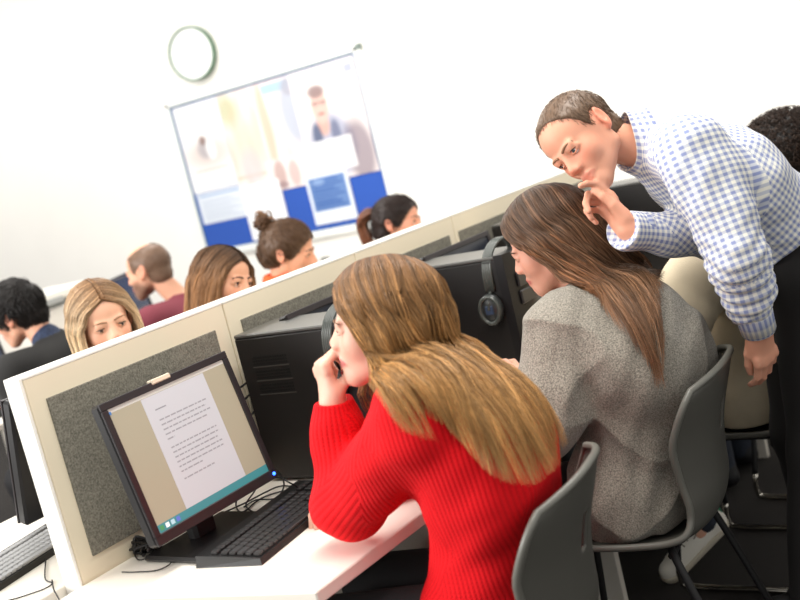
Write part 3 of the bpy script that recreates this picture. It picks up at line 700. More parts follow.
# computers ------------------------------------------------------------
blk = mat('black_plastic', (26, 24, 25), .38, spec=.4); blk2 = mat('black_matt', (20, 19, 20), .6); 
def tower(x0, y0, label, w=.172, dep=.345, h=.392, group='black desktop towers on the bench desk', det=True, sgn=1):
    t = thing('computer_tower', (x0+w/2, y0+dep/2, .73), label, 'computer', group); z0 = .73
    a = Acc(); a.box((x0+.004, y0, z0+.006), (x0+w-.004, y0+dep, z0+h-.008), bev=.003); a.build('case', mat('case_black', (30, 28, 27), .45), t)
    a = Acc(); a.box((x0+.001, y0+.006, z0+h-.010), (x0+w-.001, y0+dep-.002, z0+h), bev=.003); a.build('top_cover', mat('case_top_reflect', (96, 95, 92), .35, metal=.4), t)  # grey top: reflected light put into the colour of a black case
    a = Acc(); a.box((x0, y0+.01, z0+.012), (x0+.005, y0+dep-.004, z0+h-.012), bev=.0015); sp = a.build('side_panel', mat('side_panel', (27, 24, 23), .42), t)
    if det:
        for k in range(3):
            zc = z0+h-.085-k*.036; a = Acc(); ye = y0+dep-.045
            for i in range(14):
                for j in range(3):
                    yy = ye-.006-i*.0083; a.box((x0-.0008, yy-.0028, zc+.004+j*.008), (x0+.0002, yy+.0028, zc+.0095+j*.008), (.004, .004, .004))
            a.box((x0-.0016, ye-.122, zc-.003), (x0+.0002, ye, zc), (.05, .045, .04)); a.build('vent', mat('vent', attr='Col', rough=.4), sp)
    a = Acc(); n = 14; pr = []          # moulded front with a curved face
    for i in range(n+1):
        u = i/n; xx = x0-.003+(w+.006)*u; yy = y0-.016-.016*math.sin(u*PI); pr.append((xx, yy))
    v = [(x, y, z0) for x, y in pr]+[(x, y, z0+h+.003) for x, y in pr]+[(pr[0][0], y0+.012, z0), (pr[-1][0], y0+.012, z0), (pr[0][0], y0+.012, z0+h+.003), (pr[-1][0], y0+.012, z0+h+.003)]
    m = n+1; f = [[i, i+1, m+i+1, m+i] for i in range(n)]; f += [[0, m, 2*m+2, 2*m], [n, 2*m+1, 2*m+3, m+n]]; f += [list(range(m, 2*m))+[2*m+3, 2*m+2], list(range(m))[::-1]+[2*m, 2*m+1]]
    a.add(v, f); fb = a.build('front_bezel', blk, t)
    a = Acc(); a.box((x0+.03, y0-.034, z0+h-.10), (x0+w-.03, y0-.026, z0+h-.06), bev=.003); a.box((x0+.03, y0-.034, z0+h-.15), (x0+w-.03, y0-.026, z0+h-.11), bev=.003); a.build('drive_bay', mat('bay', (54, 52, 52), .35), fb)
    a = Acc(); a.lathe([(.001, 0), (.010, 0), (.010, .006), (.001, .007)], 20, np.array([[1, 0, 0], [0, 0, -1], [0, 1, 0]]), (x0+w/2, y0-.030, z0+h-.2)); a.build('power_button', mat('button', (120, 122, 126), .3, metal=.7), fb)
    if det:
        a = Acc()
        for k in range(5): a.box((x0+w-.055, y0+dep, z0+.2+k*.03), (x0+w-.015, y0+dep+.0015, z0+.218+k*.03))
        a.build('rear_ports', mat('ports', (110, 112, 116), .4, metal=.5), t)
    return t
tower(2.04, 1.722, 'black tower computer with three vent grilles on its side, behind the red-jumpered woman’s hand')
tower(2.70, 1.655, 'black tower computer with a headset hung over its top, facing the grey-jumpered woman', dep=.36)
tower(3.36, 1.70, 'black tower computer partly hidden by the grey-jumpered woman’s head, under the man’s raised hand', h=.40, dep=.36)
tower(4.02, 1.70, 'black tower computer furthest along the bench, behind the standing man', dep=.36)

def monitor(cx, cy, zb, w, h, tilt, label, face=-1, lit=False, group='monitors on the desks', yaw=0., base=True, desk=.73):
    """face -1: screen looks to -y"""
    t = thing('monitor', (cx, cy, desk), label, 'monitor', group)
    Rm = rotz(yaw+(0 if face < 0 else PI))@rotx(-tilt); o = V3(cx, cy, zb)
    B = lambda a, lo, hi, bev=0, col=(1, 1, 1): a.box(lo, hi, col, Rm, o, bev)
    bz_ = .017
    a = Acc(); B(a, (-w/2, -.004, 0), (w/2, .028, h), .006); a.build('housing', blk, t)
    a = Acc()
    for lo, hi in (((-w/2, -.010, 0), (w/2, -.003, bz_+.006)), ((-w/2, -.010, h-bz_), (w/2, -.003, h)), ((-w/2, -.010, bz_), (-w/2+bz_, -.003, h-bz_)), ((w/2-bz_, -.010, bz_), (w/2, -.003, h-bz_))): B(a, lo, hi, .0015)
    a.build('bezel', mat('bezel', (38, 32, 34), .35), t)
    a = Acc(); X0, X1, Z0, Z1 = -w/2+bz_, w/2-bz_, bz_+.006, h-bz_
    def R_(u0, u1, v0, v1, col, y=-.0052): a.add(np.array([(X0+(X1-X0)*u0, y, Z0+(Z1-Z0)*v0), (X0+(X1-X0)*u1, y, Z0+(Z1-Z0)*v0), (X0+(X1-X0)*u1, y, Z0+(Z1-Z0)*v1), (X0+(X1-X0)*u0, y, Z0+(Z1-Z0)*v1)])@Rm.T+o, [[0, 1, 2, 3]], s2l(col))
    if lit:
        R_(0, 1, 0, 1, (152, 146, 126)); R_(0, 1, .968, 1, (186, 184, 176), -.0054); R_(0, .02, .955, .98, (60, 110, 170), -.0056); R_(0, 1, 0, .062, (58, 128, 134), -.0054)
        for k, cc in enumerate(((70, 140, 90), (220, 230, 230), (170, 200, 210), (90, 110, 190))): R_(.02+k*.045, .05+k*.045, .014, .05, cc, -.0056)
        R_(.255, .80, .062, .965, (178, 180, 184), -.0055); r = random.Random(5)
        R_(.33, .42, .845, .855, (130, 130, 136), -.0057)
        for k, (u0, u1, z) in enumerate(((.33, .74, .76), (.33, .72, .72), (.33, .745, .68), (.33, .70, .64), (.33, .39, .60), (.33, .735, .53), (.33, .74, .49), (.33, .71, .45), (.33, .735, .41), (.33, .73, .37), (.33, .52, .33), (.33, .60, .27))):
            u = u0
            while u < u1: L = r.uniform(.018, .05); R_(u, min(u+L, u1), z, z+.011, (138, 139, 144), -.0057); u += L+.008
        a.build('screen', mat('lit_screen', attr='Col', rough=.3, emit=.28), t)
    else:
        R_(0, 1, 0, 1, (40, 42, 50)); a.build('screen', mat('dark_screen', (34, 38, 48), .18), t)
    if base:
        y = cy-face*(.04); a = Acc(); a.box((-.035, -.018, 0), (.035, .018, zb-desk+.12), bev=.008, R=rotz(yaw), o=(cx, y+.03*(-face)*.0+(.035 if face < 0 else -.035), desk+.008)); a.build('stand_neck', blk2, t)
        a = Acc(); a.box((-.13, -.10, 0), (.13, .10, .014), bev=.006, R=rotz(yaw), o=(cx, y, desk+.001)); a.build('stand_base', blk, t)
    return t, Rm, o
t1, Rm, o1 = monitor(1.692, 1.895, .80, .392, .325, math.radians(11), 'black monitor showing a typed letter on its lit screen, left of the red-jumpered woman', lit=True)
a = Acc(); a.box((-.045, -.012, .318), (.012, .006, .330), (1, 1, 1), Rm, o1, .002); a.build('label_strip', mat('cream_label', (224, 208, 184), .5), t1)
a = Acc(); a.ball(np.array([.186, -.011, .012])@Rm.T+o1, .004, 8); a.build('power_light', mat('blue_light', (40, 90, 255), .3, emit=6), t1)
monitor(2.36, 1.93, .815, .392, .325, math.radians(11), 'black monitor whose top corner shows between the vented tower and the divider')
monitor(3.02, 1.93, .815, .392, .325, math.radians(11), 'black monitor seen edge-on behind the headset tower')
monitor(3.68, 1.93, .815, .392, .325, math.radians(11), 'black monitor behind the grey-jumpered woman’s head')
monitor(1.80, 2.52, .80, .392, .33, math.radians(14), 'black monitor seen edge-on at the far left, beyond the end of the divider', face=1)

# keyboards --------------------------------------------------------------
def keyboard(c, yaw, label, key=(44, 42, 42), group='black keyboards on the desks', L=.44, W=.155, body=(24, 23, 23)):
    t = thing('keyboard', (c[0], c[1], .73), label, 'keyboard', group); R = rotz(yaw); o = V3(c[0], c[1], .7305)
    a = Acc(); v = [(-L/2, -W/2, 0), (L/2, -W/2, 0), (L/2, W/2, 0), (-L/2, W/2, 0), (-L/2+.004, -W/2+.004, .014), (L/2-.004, -W/2+.004, .014), (L/2-.004, W/2-.003, .026), (-L/2+.004, W/2-.003, .026)]
    a.add(np.array(v)@R.T+o, [[3, 2, 1, 0], [4, 5, 6, 7], [0, 1, 5, 4], [1, 2, 6, 5], [2, 3, 7, 6], [3, 0, 4, 7]]); a.build('keyboard_body', mat('kb_body%d' % body[0], body, .4), t)
    sl = math.atan2(.012, W); Rk = R@rotx(sl); rows = 6; pit = .0189
    a = Acc(); r = random.Random(3)
    for row in range(rows):
        yy = -W/2+.018+row*.0205+(.006 if row == 5 else 0); x = -L/2+.012
        while x < L/2-.022:
            w = pit
            if row == 0 and -.10 < x < -.08: w = pit*6
            elif row in (1, 2, 3) and x < -L/2+.014: w = pit*(1.2+.25*row)
            gap = any(abs(x-g) < .006 for g in (L/2-.155, L/2-.085))
            if gap: x += .012; continue
            z = .014+(yy+W/2)*.012/W
            a.box((x+.0012, -.0085, -.001), (x+w-.0012, .0085, .0075), (1, 1, 1), Rk, o+R@V3(0, yy, z), .002); x += w
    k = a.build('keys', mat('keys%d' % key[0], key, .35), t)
    if hasattr(k, 'data'): tag(k, kind='stuff')
    return t
keyboard((1.778, 1.800), math.radians(8.5), 'black keyboard on the white desk in front of the lit monitor', W=.172)
keyboard((2.46, 1.66), math.radians(4), 'black keyboard under the grey-jumpered woman’s hands')
keyboard((1.565, 2.46), math.radians(12), 'black keyboard with glare painted on its keys, at the lower left corner behind the divider', key=(150, 150, 150))  # pale key colour imitates glare on black keys

# cables -------------------------------------------------------------------
cab = mat('cable_black', (22, 20, 20), .5)
def cable(pts, r, label, name='cable', m=cab, n=40, group='loose cables on the desk'):
    a = Acc(); a.tube(spline(pts, n), r, 6); o = a.build(name, m, None, True); tag(o, label, 'cable', group); return o
Dz = lambda px, py, z=.733: (lambda r: CAM+r*((z-CAMH)/r[2]))(ray(px, py))
cable([Dz(122, 572), Dz(136, 572), Dz(158, 570), Dz(171, 562), Dz(160, 553), Dz(140, 560), Dz(133, 552)], .0014, 'thin loose cable end lying left of the monitor base')
for i, (lb, q) in enumerate((('looped cable arching under the right edge of the lit monitor', [(262, 478, .79), (254, 492, .76), (246, 506, .735), (262, 514, .735), (285, 506, .735), (300, 495, .735)]),
        ('cable crossing from the monitor to the foot of the vented tower', [(268, 468, .80), (285, 480, .79), (298, 488, .76), (304, 500, .735), (290, 509, .735), (262, 509, .735)]),
        ('cable curling over the keyboard’s far edge', [(246, 474, .80), (240, 490, .77), (236, 505, .737), (243, 512, .735), (262, 498, .735), (290, 490, .735), (318, 492, .735)]),
        ('cable hanging from the monitor’s lower right corner', [(258, 462, .83), (276, 470, .79), (284, 484, .75), (276, 498, .735), (256, 500, .735), (244, 507, .736)]),
        ('cable running along the desk towards the tower’s rear', [(225, 512, .735), (245, 503, .74), (266, 492, .74), (282, 486, .735), (305, 488, .735)]))):
    cable([Dz(*p) for p in q], .0021, lb)
for i, (lb, q) in enumerate((('upper cable looping behind the vented tower', [(2.09, 2.075, 1.0), (2.03, 2.09, .985), (1.985, 2.095, .99), (1.955, 2.09, .96), (1.93, 2.06, .90)]),
        ('middle cable looping behind the vented tower', [(2.09, 2.075, .97), (2.03, 2.09, .95), (1.985, 2.092, .95), (1.95, 2.085, .92), (1.92, 2.055, .88)]),
        ('lower cable looping behind the vented tower', [(2.09, 2.075, .93), (2.02, 2.085, .90), (1.98, 2.09, .91), (1.95, 2.07, .87), (1.90, 2.05, .85)]))): cable(q, .003, lb)
def cable_bundle():
    a = Acc(); r = np.random.default_rng(9); c = Dz(147, 545, .75)
    for k in range(9):
        q = [c+r.normal(0, 1, 3)*np.array([.022, .03, .009]) for _ in range(6)]
        for p in q: p[2] = max(p[2], .736)
        a.tube(spline(q, 36), .0035, 6)
    tag(a.build('cable_bundle', cab, None, True), 'tangled black cable bundle at the lower left behind the lit monitor', 'cable')
cable_bundle()
cable([Dz(46, 556), Dz(45, 578), Dz(52, 583), Dz(46, 588), Dz(30, 594), Dz(10, 600), Dz(-15, 604)], .0016, 'thin cable wandering over the desk at the bottom left corner')
cable([Dz(52, 580), Dz(54, 590), Dz(60, 602), Dz(58, 612)], .0016, 'short thin cable beside the divider’s lower end')
cable([Dz(610, 300), Dz(630, 292, .75), Dz(645, 283, .76), Dz(640, 296), Dz(622, 305), Dz(650, 300)], .003, 'black cable coiled on the desk beneath the man’s forearm')
for x, z, c, lb in ((4.055, 1.015, (70, 190, 96), 'green audio plug sticking out of the furthest tower'), (4.055, .985, (236, 104, 60), 'orange audio plug sticking out of the furthest tower')):
    a = Acc(); a.lathe([(.001, 0), (.004, 0), (.004, .012), (.0095, .013), (.0095, .045), (.005, .052), (.001, .053)], 16, np.array([[1, 0, 0], [0, 0, -1], [0, 1, 0]]), (x, 1.676, z)); tag(a.build('audio_plug', mat('plug%d' % c[0], c, .4), None, True), lb, 'plug', 'audio plugs')
cable([(4.055, 1.63, 1.015), (4.05, 1.60, 1.0), (4.0, 1.60, .9), (3.9, 1.62, .78), (3.75, 1.6, .736), (3.6, 1.62, .736)], .003, 'black cable hanging from the audio plugs onto the desk')

# headset ---------------------------------------------------------------
def headset(c, yaw, label, drop=.155, half=.085):
    """hung over a tower: band over the top, cups on either side. c: middle of the band's top"""
    t = thing('headset', c, label, 'headset', 'headsets hung on the towers'); R = rotz(yaw); c = np.asarray(c, float); W = lambda x, y, z: c+R@V3(x, y, z)
    a = Acc(); pts = []
    for k in range(25):
        th = PI*k/24; pts.append(W(-half*math.cos(th)*1.04, -.012*math.sin(th), -drop*.72+(drop*.72+.012)*math.sin(th)**.55))
    pts = np.array(pts); e = R@V3(0, 1, 0)
    for off in np.linspace(-.012, .012, 5): a.tube(pts+e*off, .0046, 8)
    a.build('headband', mat('headband', (74, 78, 74), .25, spec=.6), t, True)
    for sg in (-1, 1):
        cc = W(sg*half*1.12, .004, -drop); Mx = R@np.array([[0, 0, sg], [0, 1, 0], [-sg, 0, 0.]])
        a = Acc(); a.lathe([(.001, -.012), (.036, -.012), (.041, -.004), (.041, .004), (.036, .012), (.001, .014)], 28, Mx@np.diag([1.12, .9, 1.]), cc); ec = a.build('ear_cup', mat('earcup', (48, 50, 50), .3), t, True)
        a = Acc()
        a.tube(np.array([cc+Mx@V3(.034*1.12*math.cos(x), .034*.9*math.sin(x), .012) for x in np.linspace(0, 2*PI, 33)[:-1]]), .006, 8, closed=True); a.build('cup_ring', mat('headband'), ec, True)
        a = Acc(); a.box((-.013, -.013, .012), (.013, .013, .0165), (1, 1, 1), Mx, cc, .003); a.build('cup_badge', mat('badge', (58, 70, 92), .3), ec)
        a = Acc(); a.tube(np.array([cc+Mx@V3(.028*math.cos(x), .024*math.sin(x), -.016) for x in np.linspace(0, 2*PI, 25)[:-1]]), .010, 8, closed=True); a.build('ear_cushion', mat('cushion', (22, 22, 22), .7), ec, True)
        a = Acc(); a.tube([pts[0] if sg < 0 else pts[-1], (pts[0] if sg < 0 else pts[-1])*.5+cc*.5+R@V3(sg*.012, 0, 0), cc+R@V3(sg*.014, 0, 0)], .006, 8); a.build('yoke', mat('headband'), t, True)
    return t
headset((2.785, 1.700, 1.147), 0, 'black headset hanging over the tower in front of the grey-jumpered woman', drop=.17)
headset((2.12, 1.76, 1.147), 0, 'black headset on the vented tower, mostly hidden behind the red-jumpered woman’s chin', drop=.17)

# chairs -----------------------------------------------------------------
plast = mat('chair_plastic', (84, 83, 77), .45, spec=.4, bump=(700, .05)); chrome = mat('chrome', (205, 200, 190), .12, metal=1)
def make_chair(label):
    t = thing('shell_chair', (0, 0, 0), label, 'chair', 'grey plastic shell chairs at the bench desk')
    prof = spline([(.285, .422), (.262, .452), (.14, .458), (0, .45), (-.11, .452), (-.175, .478), (-.205, .54), (-.212, .62), (-.225, .70), (-.25, .78), (-.272, .845)], 44)
    wid = .92*np.interp(np.linspace(0, 1, 44), [0, .06, .25, .45, .56, .66, .8, .9, .95, .98, 1], [.165, .2, .222, .218, .196, .20, .222, .220, .212, .202, .188])
    curl = np.interp(np.linspace(0, 1, 44), [0, .15, .45, .6, .8, 1], [.0, .018, .028, .045, .07, .06]); nu = 25
    tg = np.gradient(prof, axis=0); tg /= np.linalg.norm(tg, axis=1)[:, None]; nr = np.stack([tg[:, 1]*-1, tg[:, 0]], 1)*-1   # towards the sitter
    nr = -np.stack([-tg[:, 1], tg[:, 0]], 1)
    v = np.zeros((44, nu, 3)); us = np.linspace(-1, 1, nu)
    for i in range(44):
        for j, u in enumerate(us):
            c = curl[i]*abs(u)**2.4; v[i, j] = (wid[i]*u, prof[i, 0]+nr[i, 0]*c, prof[i, 1]+nr[i, 1]*c-.045*max(0, (i-30)/13)**1.3*abs(u)**2.2)
    f = []
    for i in range(43):
        for j in range(nu-1):
            if 33 <= i <= 36 and 11 <= j <= 12: continue          # hand slot
            f.append([i*nu+j, i*nu+j+1, (i+1)*nu+j+1, (i+1)*nu+j])
    a = Acc(); a.add(v.reshape(-1, 3), f); o = a.build('shell', plast, t, True)
    md = o.modifiers.new('s', 'SOLIDIFY'); md.thickness = .009; md.offset = 0; md = o.modifiers.new('b', 'BEVEL'); md.width = .003; md.segments = 2; md.limit_method = 'ANGLE'; md.angle_limit = 1
    rim = [v[i, 0] for i in range(44)]+[v[43, j] for j in range(1, nu-1)]+[v[i, -1] for i in range(43, -1, -1)]+[v[0, j] for j in range(nu-2, 0, -1)]
    a = Acc(); a.tube(rim, .0085, 10, closed=True); a.build('rolled_edge', mat('chair_edge', (104, 103, 96), .35), t, True)
    for s in (-1, 1):
        a = Acc(); pts = [(s*.13, .14, .435), (s*.17, .20, .41), (s*.21, .24, .12), (s*.215, .245, .035), (s*.215, .21, .012), (s*.215, 0, .011), (s*.215, -.19, .011), (s*.215, -.235, .02), (s*.21, -.22, .08), (s*.18, -.11, .41), (s*.12, -.08, .435)]
        q = spline(pts, 80); a.tube(q[:18], .0095, 10); a.tube(q[-24:], .0095, 10); lg = a.build('sled_leg', blk2, t, True)
        a = Acc(); a.tube(q[17:57], .0098, 10); a.build('chrome_runner', chrome, lg, True)
    a = Acc(); a.tube([(-.17, .13, .432), (.17, .13, .432)], .009, 8); a.tube([(-.16, -.09, .428), (.16, -.09, .428)], .009, 8); a.box((-.12, -.1, .43), (.12, .14, .44)); a.build('under_frame', blk2, t)
    return t
CH = [('grey plastic shell chair under the red-jumpered woman, cut off by the bottom edge', 1.765, 1.285, math.radians(11)), ('grey plastic shell chair under the grey-jumpered woman', 2.44, 1.245, math.radians(9)),
      ('grey plastic shell chair under the person in the beige jumper, mostly hidden', 3.18, 1.20, 0), ('grey plastic shell chair of the curly-haired person, hidden behind the standing man', 3.86, 1.18, 0)]
proto = make_chair(CH[0][0])
for i, (lb, x, y, rz) in enumerate(CH):
    c = proto if i == 0 else copy_tree(proto); c.location = (x, y, 0); c.rotation_euler = (0, 0, rz); c['label'] = lb
for lb, x, y, rz in (('grey shell chair of the blonde woman behind the divider', 2.38, 3.02, PI), ('grey shell chair of the brown-haired woman behind the divider', 2.95, 3.08, PI), ('grey shell chair of the woman with the bun', 3.38, 3.05, PI), ('grey shell chair of the ponytailed woman', 4.18, 3.1, PI),
        ('grey shell chair of the black-haired man', 2.78, 3.62, 0), ('grey shell chair of the balding man', 3.52, 3.70, 0)):
    c = copy_tree(proto); c.location = (x, y, 0); c.rotation_euler = (0, 0, rz); c['label'] = lb; c['group'] = 'grey shell chairs beyond the divider'

# things on the far desk ---------------------------------------------------
def printer():
    c = P(50, 345, 6.0); x, y = c[0], c[1]; t = thing('printer', (x, y, .73), 'pale grey office printer with a dark slot on the far desk, behind the black-haired man', 'printer'); z = .73
    R = rotz(.1); o = V3(x, y, z)
    a = Acc(); a.box((-.19, -.2, 0), (.19, .2, .34), (1, 1, 1), R, o, .012); a.build('printer_body', mat('printer_grey', (204, 200, 192), .5), t)
    a = Acc(); a.box((-.2, -.21, .37), (.2, .2, .42), (1, 1, 1), R, o, .012); a.box((-.2, .1, .3), (.2, .2, .42), (1, 1, 1), R, o, .01); a.build('scanner_lid', mat('printer_lid', (222, 219, 210), .5), t)
    a = Acc(); a.box((-.17, -.19, .335), (.17, .1, .375), (1, 1, 1), R, o); a.build('output_slot', mat('printer_slot', (112, 114, 112), .6), t)
    a = Acc(); a.box((-.2, -.215, .355), (-.02, -.20, .385), (1, 1, 1), R, o, .003); a.build('control_panel', mat('printer_panel', (150, 152, 150), .4), t)
printer()
q = P(156, 300, 5.5); monitor(q[0]-.02, q[1]+.1, .86, .40, .31, math.radians(8), 'dark slate monitor on the far desk in front of the balding man', yaw=math.radians(29))
q = P(-8, 345, 5.0); monitor(q[0], q[1]+.05, .80, .43, .31, math.radians(8), 'dark monitor at the left picture edge in front of the black-haired man', yaw=math.radians(33))

# ================================================================== PEOPLE
def gaze_head(px, py, d, fwd, up, sc=1.):
    return Head(P(px, py, d), CB(*fwd), CB(*up), sc)
def skull_pt(H): return H.w(-.03, 0, -.04)
def body(J, H, parent, skin, h=.004, male=False, extra=None, slim=1., armr=.046, legs=True, colf=None, **kw):
    S = Solid(); body_prims(S, J, 0., slim=slim*.93, armr=armr, legs=legs); 
    if extra: extra(S)
    head_prims(S, H, male, **kw)
    return build_solid('body', SKINM(), parent, S, h, colf=colf or head_colour(H, skin))

cloth_red = None
def knit_mat(name, rgb, pitch, strength, mottle=.12, rough=.85, cable=True, var=(1, 1, 1)):
    m = bpy.data.materials.new(name); m.use_nodes = True; nt = m.node_tree; N = nt.nodes; L = nt.links; b = N['Principled BSDF']; b.inputs['Roughness'].default_value = rough; b.inputs['Specular IOR Level'].default_value = .2
    uv = N.new('ShaderNodeUVMap'); sp = N.new('ShaderNodeSeparateXYZ'); L.new(uv.outputs[0], sp.inputs[0])
    def mth(op, a, bb=None):
        n = N.new('ShaderNodeMath'); n.operation = op
        for i, q in enumerate((a, bb)):
            if q is None: continue
            if isinstance(q, (int, float)): n.inputs[i].default_value = q
            else: L.new(q, n.inputs[i])
        return n.outputs[0]
    s1 = mth('SINE', mth('MULTIPLY', sp.outputs[0], 2*PI/pitch)); r1 = mth('POWER', mth('MULTIPLY', mth('ADD', s1, 1.), .5), .6)
    s2 = mth('ABSOLUTE', mth('SINE', mth('ADD', mth('MULTIPLY', sp.outputs[1], PI/(pitch*.8)), mth('MULTIPLY', s1, .9)))); ht = mth('ADD', r1, mth('MULTIPLY', s2, .4))
    tc = N.new('ShaderNodeTexCoord'); nz = N.new('ShaderNodeTexNoise'); nz.inputs['Scale'].default_value = 420; L.new(tc.outputs['Object'], nz.inputs['Vector'])
    ht2 = mth('ADD', ht, mth('MULTIPLY', nz.outputs['Fac'], .5))
    bp = N.new('ShaderNodeBump'); bp.inputs['Strength'].default_value = strength; bp.inputs['Distance'].default_value = .003; L.new(ht2, bp.inputs['Height']); L.new(bp.outputs[0], b.inputs['Normal'])
    mr = N.new('ShaderNodeMapRange'); mr.inputs['From Min'].default_value = 0; mr.inputs['From Max'].default_value = 1.5; mr.inputs['To Min'].default_value = 1-mottle*2.2; mr.inputs['To Max'].default_value = 1+mottle; L.new(ht2, mr.inputs['Value'])
    vm = N.new('ShaderNodeVectorMath'); vm.operation = 'SCALE'; vm.inputs[0].default_value = s2l(rgb); L.new(mr.outputs[0], vm.inputs['Scale']); L.new(vm.outputs[0], b.inputs['Base Color'])
    return m
def gingham_mat():
    m = bpy.data.materials.new('gingham'); m.use_nodes = True; nt = m.node_tree; N = nt.nodes; L = nt.links; b = N['Principled BSDF']; b.inputs['Roughness'].default_value = .8; b.inputs['Specular IOR Level'].default_value = .2
    uv = N.new('ShaderNodeUVMap'); sp = N.new('ShaderNodeSeparateXYZ'); L.new(uv.outputs[0], sp.inputs[0]); fs = []
    for i in (0, 1):
        n = N.new('ShaderNodeMath'); n.operation = 'MULTIPLY'; n.inputs[1].default_value = 2*PI/.0146; L.new(sp.outputs[i], n.inputs[0])
        s = N.new('ShaderNodeMath'); s.operation = 'SINE'; L.new(n.outputs[0], s.inputs[0])
        r = N.new('ShaderNodeMapRange'); r.inputs['From Min'].default_value = -.35; r.inputs['From Max'].default_value = .35; L.new(s.outputs[0], r.inputs['Value']); fs.append(r.outputs[0])
    ad = N.new('ShaderNodeMath'); ad.operation = 'ADD'; L.new(fs[0], ad.inputs[0]); L.new(fs[1], ad.inputs[1])
    cr = N.new('ShaderNodeValToRGB'); cr.color_ramp.elements[0].position = .0; cr.color_ramp.elements[0].color = (*s2l((243, 240, 228)), 1); cr.color_ramp.elements[1].position = 1; cr.color_ramp.elements[1].color = (*s2l((140, 150, 190)), 1)
    e = cr.color_ramp.elements.new(.5); e.color = (*s2l((200, 204, 214)), 1)
    hv = N.new('ShaderNodeMath'); hv.operation = 'MULTIPLY'; hv.inputs[1].default_value = .5; L.new(ad.outputs[0], hv.inputs[0]); L.new(hv.outputs[0], cr.inputs['Fac']); L.new(cr.outputs['Color'], b.inputs['Base Color'])
    return m

